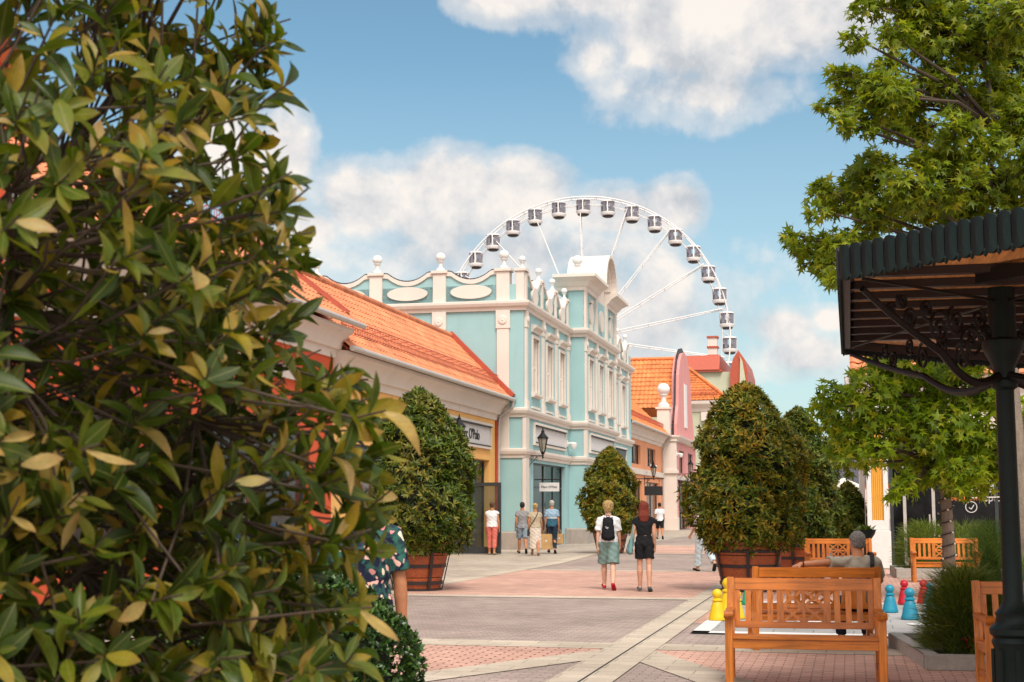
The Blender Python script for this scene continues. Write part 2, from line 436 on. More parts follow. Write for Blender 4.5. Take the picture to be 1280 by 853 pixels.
def whorls(p, d, nl, spread, jitter=.3):
    """nl leaves around each tip p with axis d; returns pos, dirs, ups"""
    n = len(p); a, b = perp_basis(d)
    ph = rng.uniform(0, 6.28, (n, 1)) + np.arange(nl)[None, :] * 2.4 + rng.normal(0, .25, (n, nl))
    sp = spread + rng.normal(0, jitter, (n, nl))
    rad = np.cos(ph)[..., None] * a[:, None] + np.sin(ph)[..., None] * b[:, None]
    D = np.cos(sp)[..., None] * d[:, None] + np.sin(sp)[..., None] * rad
    P = np.repeat(p[:, None], nl, 1) - d[:, None] * rng.uniform(0, .03, (n, nl, 1))
    U = np.repeat(d[:, None], nl, 1)
    return P.reshape(-1, 3), D.reshape(-1, 3), U.reshape(-1, 3)
# ------------------------------------------------------------------ sky and light
def build_world():
    w = bpy.data.worlds.new('World'); scene.world = w; w.use_nodes = True
    nt = w.node_tree; nt.nodes.clear()
    sunel, sunaz = R(52), R(168)          # azimuth clockwise from +Y: behind the camera, slightly to the right
    sky = nd(nt, 'ShaderNodeTexSky', sky_type='NISHITA', sun_disc=False, sun_elevation=sunel, sun_rotation=sunaz, air_density=1.0, dust_density=.6, ozone_density=1.6)
    co = nd(nt, 'ShaderNodeTexCoord').outputs['Generated']
    sx = nd(nt, 'ShaderNodeSeparateXYZ', {0: co}).outputs
    az = mth(nt, 'MULTIPLY', mth(nt, 'ARCTAN2', sx[0], sx[1]), F)
    el = mth(nt, 'MULTIPLY', mth(nt, 'ARCSINE', sx[2]), F)
    wob = nd(nt, 'ShaderNodeTexNoise', {'Vector': co, 'Scale': 7, 'Detail': 4, 'Roughness': .55}).outputs['Color']
    wv = nd(nt, 'ShaderNodeVectorMath', {0: wob, 1: (.5, .5, .5)}, operation='SUBTRACT').outputs[0]
    wv = nd(nt, 'ShaderNodeVectorMath', {0: wv, 1: (.035, .035, .035)}, operation='MULTIPLY').outputs[0]
    co2 = nd(nt, 'ShaderNodeVectorMath', {0: co, 1: wv}, operation='ADD').outputs[0]
    n1 = nd(nt, 'ShaderNodeTexNoise', {'Vector': co2, 'Scale': 16, 'Detail': 9, 'Roughness': .58}).outputs[0]
    n2 = nd(nt, 'ShaderNodeTexNoise', {'Vector': co2, 'Scale': 5, 'Detail': 5, 'Roughness': .5}).outputs[0]
    # clusters of cumulus: (azimuth, elevation, half width, half height, weight)
    def D(px, py, rx, ry, wgt=1.0, soft=1.0):
        a = mth(nt, 'DIVIDE', mth(nt, 'SUBTRACT', az, float(px - 640)), float(rx))
        e = mth(nt, 'DIVIDE', mth(nt, 'SUBTRACT', el, float(634 - py)), float(ry))
        d = mth(nt, 'SQRT', mth(nt, 'ADD', mth(nt, 'MULTIPLY', a, a), mth(nt, 'MULTIPLY', e, e)))
        return mth(nt, 'MULTIPLY', mth(nt, 'SUBTRACT', 1.0, d), wgt), e
    blobs = [(640,-10,110,58,1),(760,-20,170,90,1),(900,40,200,110,1.2),(1010,30,150,100,1.1),(745,75,60,55,.7),(880,120,190,60,.7),
             (560,250,130,82,1.2),(450,255,85,68,1.1),(650,235,85,60,1.1),(845,262,52,44,1),(770,265,90,40,.8),
             (345,205,55,85,1),(390,290,50,40,.9),(260,170,90,90,.8),(975,415,55,32,.8),(1035,405,35,22,.7),(1000,450,90,40,.75),(560,-30,200,30,.5),
             (600,320,330,70,.55),(780,400,220,110,.5),
             (-400,200,300,120,1),(1900,150,400,150,1),(1500,300,300,90,1),(-1100,320,420,130,1),(2700,260,500,150,1.1),(-2200,300,600,160,1.1),(4200,300,800,200,1.1),(-4000,500,700,200,1.1)]
    tot = None; shade = None
    for b in blobs:
        v, e = D(*b)
        tot = v if tot is None else nd(nt, 'ShaderNodeMath', {0: tot, 1: v, 2: .18}, operation='SMOOTH_MAX').outputs[0]
    dens = mth(nt, 'ADD', tot, mth(nt, 'MULTIPLY', mth(nt, 'SUBTRACT', n1, .5), 1.25))
    dens = mth(nt, 'ADD', dens, mth(nt, 'MULTIPLY', mth(nt, 'SUBTRACT', n2, .5), .9))
    mask = ramp(nt, dens, [(.0, (0, 0, 0)), (.22, (.45, .45, .45)), (.55, (.97, .97, .97))], 'EASE')
    # lighting inside the cloud: compare the density with the density a little higher up (towards the sun)
    up = nd(nt, 'ShaderNodeVectorMath', {0: co2, 1: (.004, 0, .022)}, operation='ADD').outputs[0]
    n3 = nd(nt, 'ShaderNodeTexNoise', {'Vector': up, 'Scale': 16, 'Detail': 9, 'Roughness': .58}).outputs[0]
    lit = mth(nt, 'ADD', .5, mth(nt, 'MULTIPLY', mth(nt, 'SUBTRACT', n1, n3), 2.4))
    n4 = nd(nt, 'ShaderNodeTexNoise', {'Vector': co2, 'Scale': 8, 'Detail': 6}).outputs[0]
    thick = ramp(nt, dens, [(.25, (0, 0, 0)), (1.0, (1, 1, 1))])
    lit2 = mth(nt, 'ADD', mth(nt, 'MULTIPLY', lit, .6), mth(nt, 'MULTIPLY', n4, .45))
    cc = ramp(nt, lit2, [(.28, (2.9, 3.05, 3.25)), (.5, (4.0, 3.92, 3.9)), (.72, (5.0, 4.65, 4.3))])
    # added fill light: unseen cloud overhead and behind the camera, brightened towards the sun
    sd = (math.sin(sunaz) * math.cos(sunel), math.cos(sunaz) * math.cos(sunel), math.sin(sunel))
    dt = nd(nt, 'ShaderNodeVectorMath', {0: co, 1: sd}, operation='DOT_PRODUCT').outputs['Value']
    fill_boost = ramp(nt, dt, [(.15, (1, 1, 1)), (.9, (2.4, 2.38, 2.34))])
    cc = mixc(nt, 1.0, cc, fill_boost, 'MULTIPLY')
    fill_veil = ramp(nt, mth(nt, 'ADD', dt, mth(nt, 'MULTIPLY', mth(nt, 'SUBTRACT', n2, .5), .8)), [(.1, (0, 0, 0)), (.5, (.85, .85, .85))])
    mask = nd(nt, 'ShaderNodeMath', {0: mask, 1: fill_veil}, operation='MAXIMUM').outputs[0]
    haze = ramp(nt, mth(nt, 'DIVIDE', el, 1000.0), [(0.0, (1, 1, 1)), (.12, (.7, .7, .7)), (.55, (.0, .0, .0))])
    skyc = mixc(nt, 1.0, sky.outputs[0], (.62, .76, .69), 'MULTIPLY')
    skyh = mixc(nt, mth(nt, 'MULTIPLY', haze, .8), skyc, (3.0, 3.5, 3.7))
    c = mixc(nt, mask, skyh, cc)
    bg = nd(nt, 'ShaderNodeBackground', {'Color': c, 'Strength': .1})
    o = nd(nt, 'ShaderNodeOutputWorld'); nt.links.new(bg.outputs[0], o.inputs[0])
    l = bpy.data.lights.new('sun', 'SUN'); l.energy = 1.6; l.angle = R(22); l.color = (1.0, .94, .85)
    lo = bpy.data.objects.new('sun', l); COL.objects.link(lo)
    d = Vector((math.sin(sunaz) * math.cos(sunel), math.cos(sunaz) * math.cos(sunel), math.sin(sunel)))
    lo.rotation_euler = d.to_track_quat('Z', 'Y').to_euler(); lo.location = (0, 0, 40)
build_world()
vs = scene.view_settings
vs.view_transform = 'Standard'; vs.look = 'None'; vs.exposure = 1.0; vs.gamma = 1; vs.use_curve_mapping = False

# ------------------------------------------------------------------ ground and paving
M['pave_grey'] = paver('mauve_grey_pavers', (.37, .29, .25), .20, .10, .005, var=.13)
M['pave_pink'] = paver('pink_pavers', (.62, .37, .285), .20, .10, .007, var=.12)
M['pave_pinkgap'] = paver('pink_pavers_open_joints', (.62, .37, .285), .24, .105, .011, mcol=(.13, .06, .045), var=.10)
M['pave_slab'] = paver('pale_stone_slabs', (.52, .44, .345), .6, .3, .005, var=.09)
M['pave_beige'] = paver('beige_pavers', (.46, .39, .315), .2, .2, .005, var=.12)
M['slab_board'] = paver('grey_board_slabs', (.36, .35, .34), .5, .5, .006, var=.05)
M['board_white'] = plain('white_board_edge', (.66, .64, .61), .8, .12)
M['board_line'] = plain('board_joint', (.03, .03, .03), .8, .1)
def sheet(name, polys, z, mat):
    mb = MB()
    for p in polys: mb.poly([(a, b, 0) for a, b in p])
    o = mb.build(name, mat, None, fixn=False)
    o.rotation_euler = (0, 0, -TH); o.location = (0, 0, z); tag(o, kind='structure')
    for p in o.data.polygons:
        if p.normal.z < 0: p.flip()
    return o
sheet('ground', [[(-1500, -1500), (1500, -1500), (1500, 1500), (-1500, 1500)]], 0, 'pave_grey')
TL, TR = -2.73, -2.14
A0, A1 = 16.05, 16.75
sheet('pavement', [[(-40, -10), (-8.6, -10), (-8.3, 40), (-8.9, 52), (-8.9, 140), (-40, 140)]], .004, 'pave_beige')
sheet('paving_pink', [[(-8.2, 25.1), (TL, 25.1), (TL, 35.6), (-8.3, 35.6)], [(TR, 19.9), (16, 19.9), (16, 38), (TR, 38)],
                      [(-8.6, 49.2), (TL, 49.2), (TL, 60), (-8.6, 60)]], .004, 'pave_pink')
sheet('paving_pink_diagonal', [[(TL, 15.5), (TL, A0), (-8.6, A0), (-8.6, 4.2)]], .004, 'pave_pinkgap')
sheet('paving_pink_front', [[(TR, 15.3), (9, -8.5), (16, -8), (16, A0), (TR, A0)]], .004, 'pave_pink')
bands = [[(-8.6, A0), (TL, A0), (TL, A1), (-8.6, A1)], [(TR, A0), (16, A0), (16, A1), (TR, A1)]]
for s0 in (24.75, 35.5, 48.8, 60.0, 72.0):
    bands.append([(-7.98, s0), (TL, s0), (TL, s0 + .5), (-7.98, s0 + .5)])
for s0 in (38.0, 48.8, 60.0): bands.append([(TR, s0), (6, s0), (6, s0 + .5), (TR, s0 + .5)])
bands.append([(TL, 14.75), (TL, 15.95), (-8.6, 4.6), (-8.6, 3.4)])
bands.append([(TR, 14.75), (TR, 15.95), (9, -7.6), (9, -8.8)])
bands.append([(-8.7, 17), (-8.3, 17), (-8.0, 40), (-8.6, 52), (-8.9, 52), (-8.4, 40)])
sheet('stone_band', bands, .008, 'pave_slab')
sheet('stone_strip', [[(TL, -8), (TR, -8), (TR, 120), (TL, 120)]], .012, 'pave_slab')
sheet('drain_slot', [[(-2.445, -8), (-2.425, -8), (-2.425, 120), (-2.445, 120)]], .016, 'board_line')
# painted edge and squares of the giant board game
bx0, bx1, by0, by1 = -2.0, 3.4, 18.25, 24.5
sheet('game_board_field', [[(bx0, by0), (bx1, by0), (bx1, by1), (bx0, by1)]], .012, 'slab_board')
sheet('game_board_edge', [[(bx0, by0), (bx1, by0), (bx1, by0 + .28), (bx0, by0 + .28)], [(bx0, by0), (bx0 + .22, by0), (bx0 + .22, by1), (bx0, by1)],
                          [(bx1 - .22, by0), (bx1, by0), (bx1, by1), (bx1 - .22, by1)], [(bx0, by1 - .28), (bx1, by1 - .28), (bx1, by1), (bx0, by1)]], .016, 'board_white')
sheet('game_board_line', [[(bx0, by0 - .05), (bx1, by0 - .05), (bx1, by0 - .005), (bx0, by0 - .005)]], .016, 'board_line')
mb = MB()
for (a, b) in [(1.5, 19.3), (2.1, 19.6), (2.3, 20.6), (1.7, 20.8), (2.7, 19.2), (-1.2, 19.5), (-.6, 20.4), (.2, 21), (.9, 20.2), (1.2, 21.5)]:
    mb.poly([(a + .2 * math.cos(k * math.pi / 12), b + .2 * math.sin(k * math.pi / 12), 0) for k in range(24)])
o = mb.build('game_board_spot', 'board_white', None, fixn=False); o.rotation_euler = (0, 0, -TH); o.location = (0, 0, .02); tag(o, kind='structure')

# ------------------------------------------------------------------ building helpers (street coordinates)
def wall_s(mb, t, s0, s1, z0, z1, holes=(), depth=.25):
    """wall in plane t facing +t, with openings (s0,s1,z0,z1)"""
    S = sorted({s0, s1, *[h[0] for h in holes], *[h[1] for h in holes]}); Z = sorted({z0, z1, *[h[2] for h in holes], *[h[3] for h in holes]})
    for i in range(len(S) - 1):
        for j in range(len(Z) - 1):
            a, b, c, d = S[i], S[i+1], Z[j], Z[j+1]; ms, mz = (a + b) / 2, (c + d) / 2
            if any(h[0] < ms < h[1] and h[2] < mz < h[3] for h in holes): continue
            mb.poly([(t, a, c), (t, b, c), (t, b, d), (t, a, d)])
    for a, b, c, d in holes:
        u = t - depth
        mb.poly([(t, a, c), (t, a, d), (u, a, d), (u, a, c)]); mb.poly([(t, b, c), (u, b, c), (u, b, d), (t, b, d)])
        mb.poly([(t, a, d), (t, b, d), (u, b, d), (u, a, d)])
        if c > z0 + .01: mb.poly([(t, a, c), (u, a, c), (u, b, c), (t, b, c)])
def tile_roof(name, mat, parent, E0, E1, R1, R0, tw=.26, th=.34, lift=.028, amp=.034):
    E0, E1, R1, R0 = (np.array(p, float) for p in (E0, E1, R1, R0))
    L = max(np.linalg.norm(E1 - E0), np.linalg.norm(R1 - R0)); H = max(np.linalg.norm(R0 - E0), np.linalg.norm(R1 - E1))
    nc = max(2, int(L / tw)) * 4; nr = max(2, int(H / th))
    nrm = np.cross(E1 - E0, R0 - E0); 
    if np.linalg.norm(nrm) < 1e-6: nrm = np.cross(E1 - E0, R1 - E0)
    nrm /= np.linalg.norm(nrm)
    if nrm[2] < 0: nrm = -nrm
    u = np.linspace(0, 1, nc + 1)[:, None]; wave = amp * np.sin(np.arange(nc + 1) * math.pi / 2)[:, None]
    mb = MB(); org = ORG.get(parent.name, (0, 0, 0))
    for r in range(nr):
        lines = []
        for v, dz in ((r / nr, lift - .03), (r / nr, lift), ((r + 1) / nr, .0)):
            A = E0 + (R0 - E0) * v; B = E1 + (R1 - E1) * v
            lines.append(A + (B - A) * u + nrm * (dz + (wave if dz != lift - .03 else wave * .4)))
        o = len(mb.v)
        for ln in lines: mb.v += [tuple(p) for p in ln]
        n = nc + 1
        for k in range(2):
            for i in range(nc): mb.f.append((o + k*n + i, o + k*n + i + 1, o + (k+1)*n + i + 1, o + (k+1)*n + i))
    d = nrm * .08
    mb.poly([tuple(E0 - d), tuple(E1 - d), tuple(R1 - d), tuple(R0 - d)])
    return mb.build(name, mat, parent, smooth=False, fixn=False)
FINIAL = [(.02, -.1), (.20, -.1), (.20, 0), (.17, .03), (.10, .07), (.085, .18), (.10, .27), (.15, .31), (.165, .34), (.12, .37), (.19, .42), (.225, .50), (.215, .60), (.16, .69), (.08, .735), (.0, .74)]
def finial(parent, t, s, z, k=1.0):
    mb = MB(); mb.lathe([(r * k, h * k) for r, h in FINIAL], t, s, 14, z); return mb.build('finial', 'white', parent, smooth='auto')

# ------------------------------------------------------------------ turquoise shop building
BT, BS0, BS1 = -12.0, 52.7, 80.2
PS0, PS1, PT = 61.7, 70.3, -11.3
BX = sthing('turquoise_shop_building', 'turquoise two storey shop building with scalloped white parapet and ball finials', 'building', BT, BS0)
Z3, ZT = 9.15, 10.62
door_holes = [(54.15, 60.75, 0.0, 3.32)]
winz = (6.05, 8.2)
ws_l = [54.75, 57.45, 60.1]; ws_p = [63.35, 66.0, 68.65]; ws_r = [71.9, 74.55, 77.25]
wh = lambda c: (c - .55, c + .55, winz[0], winz[1])
mb = MB()
wall_s(mb, BT, BS0, PS0, 0, ZT - .5, door_holes + [wh(c) for c in ws_l])
wall_s(mb, PT, PS0, PS1, 0, 11.2, [(62.6, 69.4, .6, 3.32)] + [wh(c) for c in ws_p])
wall_s(mb, BT, PS1, BS1, 0, ZT - .5, [(71.3, 77.9, .6, 3.32)] + [wh(c) for c in ws_r])
for s_ in (PS0, PS1): mb.poly([(BT, s_, 0), (PT, s_, 0), (PT, s_, 11.2), (BT, s_, 11.2)])
mb.poly([(BT, PS0, ZT - .5), (BT, PS1, ZT - .5), (BT, PS1, 11.2), (BT, PS0, 11.2)])
mb.poly([(-26, BS0, 0), (BT, BS0, 0), (BT, BS0, ZT - .5), (-26, BS0, ZT - .5)])
mb.poly([(-26, BS1, 0), (BT, BS1, 0), (BT, BS1, ZT - .5), (-26, BS1, ZT - .5)])
mb.poly([(-26, BS0, 9.7), (BT, BS0, 9.7), (BT, BS1, 9.7), (-26, BS1, 9.7)])
mb.build('wall', 'blue', BX, fixn=False)
path = [(-26, BS0), (BT, BS0), (BT, PS0), (PT, PS0), (PT, PS1), (BT, PS1), (BT, BS1)]
def band(name, z0, z1, out, mat='cream', pth=path, par=None):
    h = z1 - z0; mb = MB()
    mb.mold([(-.02, z0), (out * .35, z0), (out * .4, z0 + h * .3), (out * .8, z0 + h * .45), (out, z0 + h * .75), (out, z1), (-.02, z1 + out * .25)], pth)
    return mb.build(name, mat, par or BX)
band('string_course', 3.45, 3.78, .16); band('string_course', 5.0, 5.32, .20); band('string_course', Z3 - .05, Z3 + .3, .26)
mb = MB(); mb.mold([(-.02, 0), (.10, 0), (.10, .62), (.06, .68), (-.02, .68)], [(-26, BS0), (BT, BS0), (BT, 54.15)]); mb.mold([(-.02, 0), (.10, 0), (.10, .62), (.06, .68), (-.02, .68)], [(BT, 60.75), (BT, PS0), (PT, PS0), (PT, PS1), (BT, PS1), (BT, BS1)])
mb.build('plinth', 'plinth', BX)
# parapets
def scallop(axis, fixed, a, b, z0, ztop, sag, outward, thick=.28):
    n = 18; top = []
    for i in range(n + 1):
        u = i / n; e = .1
        v = 0 if (u < e or u > 1 - e) else 1 - abs(2 * (u - e) / (1 - 2 * e) - 1) ** 2.0
        top.append((a + (b - a) * u, ztop - sag * v))
    mbw = MB(); mbc = MB(); mbl = MB()
    lo, hi = sorted((fixed, fixed - outward * thick))
    poly = [(a, z0), (b, z0)] + top[::-1]
    mbw.prism(poly, axis, lo, hi)
    lo2, hi2 = lo - .07, hi + .07
    for (p, q) in zip(top[:-1], top[1:]):
        mbc.prism([(p[0], p[1] - .10), (q[0], q[1] - .10), (q[0], q[1] + .07), (p[0], p[1] + .07)], axis, lo2, hi2)
    for (p, q) in zip(top[:-1], top[1:]):
        for f in (.25, .75):
            x, z = p[0] + (q[0] - p[0]) * f, p[1] + (q[1] - p[1]) * f + .12
            for w in (lo2 + .03, ):
                c = {'x': (w, x, z), 'y': (x, w, z)}[axis]
                mbl.box(c[0] - .02, c[1] - .02, c[2] - .07, c[0] + .02, c[1] + .02, c[2] + .0)
    return mbw, mbc, mbl
def merge(lst):
    m = MB()
    for x in lst: m.add(x.v, x.f)
    return m
W, C, Lb = [], [], []
side_p = [-12.8, -15.35, -17.95, -20.5, -23.1, -25.6]
for a, b in zip(side_p[:-1], side_p[1:]):
    w, c, l = scallop('y', BS0, b + .26, a - .26, Z3 + .3, ZT, .34, -1); W.append(w); C.append(c); Lb.append(l)
fl = [53.0, 55.95, 58.7, 61.35]; fr = [70.65, 73.3, 75.95, 78.75, 79.85]
fr = [70.65, 73.3, 76.0, 78.9]
for lst in (fl, fr):
    for a, b in zip(lst[:-1], lst[1:]):
        w, c, l = scallop('x', BT, a + .15, b - .15, Z3 + .3, ZT, .50, 1); W.append(w); C.append(c); Lb.append(l)
for w in W: w.build('parapet', 'blue', BX)
for c in C: c.build('parapet_cap', 'cream', BX)
for l in Lb: l.build('spike_strip', 'strap', BX)
# piers, pilasters, rosettes
pier = MB(); pil = MB(); ros = MB()
for i, t in enumerate(side_p):
    pier.mark(); pil.mark(); ros.mark()
    pier.box(t - .26, BS0 - .10, Z3 + .26, t + .26, BS0 + .32, ZT); pier.box(t - .33, BS0 - .17, ZT, t + .33, BS0 + .38, ZT + .12)
    pil.box(t - .24, BS0 - .09, 3.78, t + .24, BS0 + .05, Z3 - .03) if i == 0 else pil.box(t - .24, BS0 - .09, 5.3, t + .24, BS0 + .05, Z3 - .03)
    pil.box(t - .28, BS0 - .12, Z3 - .75, t + .28, BS0 + .05, Z3 - .03)
    ros.lathe([(.0, 0), (.17, 0), (.17, .03), (.12, .05), (.06, .04), (.0, .07)], 0, 0, 16)
    k = len(ros.v) - 6 * 16
    for j in range(k, len(ros.v)):
        x, y, z = ros.v[j]; ros.v[j] = (t + x, BS0 - .12 - z, Z3 - .42 + y)
    finial(BX, t, BS0 + .1, ZT + .205, .88)
pier.mark(); pier.box(-12.3, BS0 - .02, Z3 + .26, -11.98, BS0 + .32, ZT); pier.box(-12.38, BS0 - .08, ZT, -11.9, BS0 + .38, ZT + .12)
for s in fl + fr:
    pier.mark(); pier.box(BT - .28, s - .15, Z3 + .26, BT + .06, s + .15, ZT); pier.box(BT - .34, s - .2, ZT, BT + .11, s + .2, ZT + .12)
    finial(BX, BT - .12, s, ZT + .18, .62)
for s, t in [(53.0, BT), (56.1, BT), (58.78, BT), (61.42, BT), (PS0 + .24, PT), (64.68, PT), (67.33, PT), (PS1 - .24, PT), (70.6, BT), (73.22, BT), (75.9, BT), (78.7, BT)]:
    pil.mark(); ros.mark(); pil.box(t - .05, s - .15, 5.3, t + .08, s + .15, Z3 - .03); pil.box(t - .05, s - .18, Z3 - .7, t + .11, s + .18, Z3 - .03); pil.box(t - .05, s - .18, 5.3, t + .12, s + .18, 5.65)
    k0 = len(ros.v); ros.lathe([(.0, 0), (.14, 0), (.14, .03), (.09, .05), (.0, .06)], 0, 0, 14)
    for j in range(k0, len(ros.v)):
        x, y, z = ros.v[j]; ros.v[j] = (t + .11 + z, s + x, Z3 - .38 + y)
pil.mark(); pil.box(BT - .05, BS0 - .04, .68, BT + .09, 53.3, 3.44); pil.mark(); pil.box(BT - .05, BS0 - .04, 3.79, BT + .09, 53.3, 4.99)
pil.mark(); pil.box(PT - .05, PS0 - .03, 3.79, PT + .09, PS0 + .4, 4.99)
for s in (PS0 + .2, 64.6, 67.4, PS1 - .2): pil.mark(); pil.box(PT - .05, s - .2, Z3 + .3, PT + .10, s + .2, 11.2)
pier.build_each('pier', 'cream', BX, bevel=.015); pil.build_each('pilaster', 'cream', BX, bevel=.012); ros.build_each('rosette', 'cream', BX, smooth='auto')
# oval and round cartouches
def cart(axis, fixed, c, z, a, b, sgn):
    mb = MB(); n = 28
    for (k0, k1, d) in ((1.0, .86, .09), (.86, 0.01, .05)):
        P = [(c + a * k0 * math.cos(2 * math.pi * i / n), z + b * k0 * math.sin(2 * math.pi * i / n)) for i in range(n)]
        lo, hi = sorted((fixed - sgn * .02, fixed + sgn * d)); mb.prism(P, axis, lo, hi)
    return mb.build('cartouche', 'cream', BX)
for a, b in zip(side_p[:-1], side_p[1:]): cart('y', BS0, (a + b) / 2, Z3 + .72, .82, .27, -1)
for lst in (fl, fr):
    for a, b in zip(lst[:-1], lst[1:]): cart('x', BT, (a + b) / 2, Z3 + .72, .52, .34, 1)
for s in (63.3, 66.0, 68.7):
    cart('x', PT, s, 10.3, .42 if s != 66 else .55, .5, 1)
    mb = MB(); mb.box(PT - .02, s - .2, 9.55, PT + .08, s + .2, 9.85); mb.box(PT - .02, s - .32, 10.8, PT + .1, s + .32, 10.95)
    if s != 66: mb.build('cartouche_ornament', 'cream', BX)
# crowning cornice of the projecting bay with broken arch
prof = [(-.02, 11.18), (.10, 11.18), (.12, 11.32), (.2, 11.38), (.32, 11.55), (.52, 11.68), (.62, 11.72), (.62, 11.86), (-.02, 11.95)]
for seg in ([(BT - .6, PS0), (PT, PS0), (PT, 64.75)], [(PT, 67.25), (PT, PS1), (BT - .6, PS1)]):
    mb = MB(); mb.mold(prof, seg); mb.build('cornice', 'cream', BX)
mb = MB()
for s0, s1 in ((PS0, 64.75), (67.25, PS1)): mb.box(BT - .6, s0 + .02, 11.15, PT - .01, s1 - .02, 11.93)
mb.box(BT - .6, 64.76, 9.8, PT - .02, 67.24, 11.9)
arc = [(66 + 1.25 * math.cos(math.pi * i / 20), 11.9 + 1.25 * math.sin(math.pi * i / 20)) for i in range(21)]
mb.prism(arc, 'x', BT - .6, PT - .02); mb.build('pediment_block', 'cream', BX)
mb = MB()
for i in range(20):
    a0, a1 = math.pi * i / 20, math.pi * (i + 1) / 20
    for (r0, r1, x0, x1) in ((1.18, 1.42, BT - .6, PT + .3), (1.42, 1.56, BT - .6, PT + .58)):
        q = [(66 + r * math.cos(a), 11.9 + r * math.sin(a)) for r, a in ((r0, a0), (r0, a1), (r1, a1), (r1, a0))]
        mb.prism(q, 'x', x0, x1)
mb.build('pediment_arch', 'cream', BX)
cart('x', PT, 66.0, 12.3, .5, .5, 1)
mb = MB(); mb.prism([(66 + .34 * math.cos(2*math.pi*i/20), 12.3 + .34 * math.sin(2*math.pi*i/20)) for i in range(20)], 'x', PT + .04, PT + .1); mb.build('pediment_disc', 'blue', BX)
finial(BX, PT - .3, PS0 + .1, 12.0, 1.05); finial(BX, PT - .3, PS1 - .1, 12.0, 1.05)
# blind windows
def blind_window(t, c):
    z0, z1 = winz
    mb = MB()
    for s in (c - .66, c + .55): mb.box(t - .03, s, z0 - .05, t + .06, s + .11, z1 + .12)
    mb.box(t - .03, c - .55, z1, t + .06, c + .55, z1 + .12)
    for s in (c - .55, c + .51): mb.box(t - .22, s, z0, t - .031, s + .04, z1)
    mb.box(t - .22, c - .51, z1 - .04, t - .031, c + .51, z1); mb.box(t - .22, c - .51, z0, t - .031, c + .51, z0 + .04)
    w = mb.build('window', 'cream', BX, bevel=.01)
    mb = MB(); mb.box(t - .20, c - .505, z0 + .045, t - .12, c + .505, z1 - .045); mb.box(t - .122, c - .05, z0 + .05, t - .08, c + .05, z1 - .05)
    mb.lathe([(0, 0), (.07, .02), (.09, .08), (.07, .14), (0, .16)], t - .07, c, 10, 6.95)
    mb.build('shutter', 'cream2', w)
    mb = MB(); mb.mold([(-.02, 8.42), (.06, 8.42), (.1, 8.52), (.22, 8.6), (.24, 8.68), (-.02, 8.74)], [(t, c - .74), (t, c + .74)]); mb.build('lintel', 'cream', w)
    mb = MB(); mb.mold([(-.02, 5.85), (.1, 5.87), (.17, 5.93), (.17, 6.02), (-.02, 6.04)], [(t, c - .72), (t, c + .72)]); mb.box(t - .02, c - .7, 5.42, t + .06, c + .7, 5.5); mb.build('sill', 'cream', w)
for c in ws_l: blind_window(BT, c)
for c in ws_p: blind_window(PT, c)
for c in ws_r: blind_window(BT, c)
# shop fronts
def shop_front(parent, t, s0, s1, z0, z1, mull, trans=None, door=None):
    mb = MB(); fw = .07; d = t - .2
    for s in [s0, s1 - fw] + mull: mb.box(d - .05, s, z0, d + .05, s + fw, z1)
    for z in (z0, z1 - fw) + tuple(trans or ()): mb.box(d - .045, s0 + fw, z, d + .045, s1 - fw, z + fw)
    f = mb.build('shop_window', 'dark', parent)
    mb = MB(); mb.box(d - .01, s0 + .02, z0 + .02, d + .01, s1 - .02, z1 - .02); mb.build('pane', 'glass', f)
    if door:
        mb = MB(); mb.box(d + .05, door, .95, d + .09, door + .04, 1.5); mb.build('handle', 'zinc', f)
    return f
shop_front(BX, BT, 54.15, 60.75, 0, 3.32, [57.0, 58.9], (2.35,), 58.8)
shop_front(BX, PT, 62.6, 69.4, .6, 3.32, [64.8, 67.1])
shop_front(BX, BT, 71.3, 77.9, .6, 3.32, [73.4, 75.6])
mb = MB()
for (a, b, t) in ((54.1, 60.8, BT), (62.5, 69.5, PT), (71.2, 78, BT)):
    mb.poly([(t - 4, a, 0), (t - 4, b, 0), (t - 4, b, 3.4), (t - 4, a, 3.4)]); mb.poly([(t - .3, a, 3.38), (t - .3, b, 3.38), (t - 4, b, 3.38), (t - 4, a, 3.38)])
    mb.poly([(t - .3, a, 0), (t - 4, a, 0), (t - 4, a, 3.4), (t - .3, a, 3.4)]); mb.poly([(t - .3, b, 0), (t - 4, b, 0), (t - 4, b, 3.4), (t - .3, b, 3.4)])
    mb.poly([(t - .3, a, .01), (t - .3, b, .01), (t - 4, b, .01), (t - 4, a, .01)])
mb.build('shop_interior', 'interior', BX, fixn=False)
# garment rails inside, seen dimly through the glass
rr = random.Random(3)
for a, b, t in ((54.6, 60.2, BT), (63, 69, PT)):
    for row in range(2):
        mb = MB(); x = t - 1.2 - row * 1.4; mb.tube([(x, a, 1.6), (x, b, 1.6)], .02, 6)
        s = a
        while s < b:
            w = rr.uniform(.05, .12); mb.box(x - .22, s, rr.uniform(.6, .9), x + .22, s + w, 1.55); s += w + rr.uniform(.02, .15)
        mb.build('garment_rail', rr.choice(['cream2', 'interior', 'sign']), BX)
# door awning frame around the shop front
mb = MB(); mb.box(BT - .02, 54.0, 0.68, BT + .05, 54.13, 3.42); mb.box(BT - .02, 60.77, .68, BT + .05, 60.9, 3.42); mb.build('door_surround', 'blue', BX)
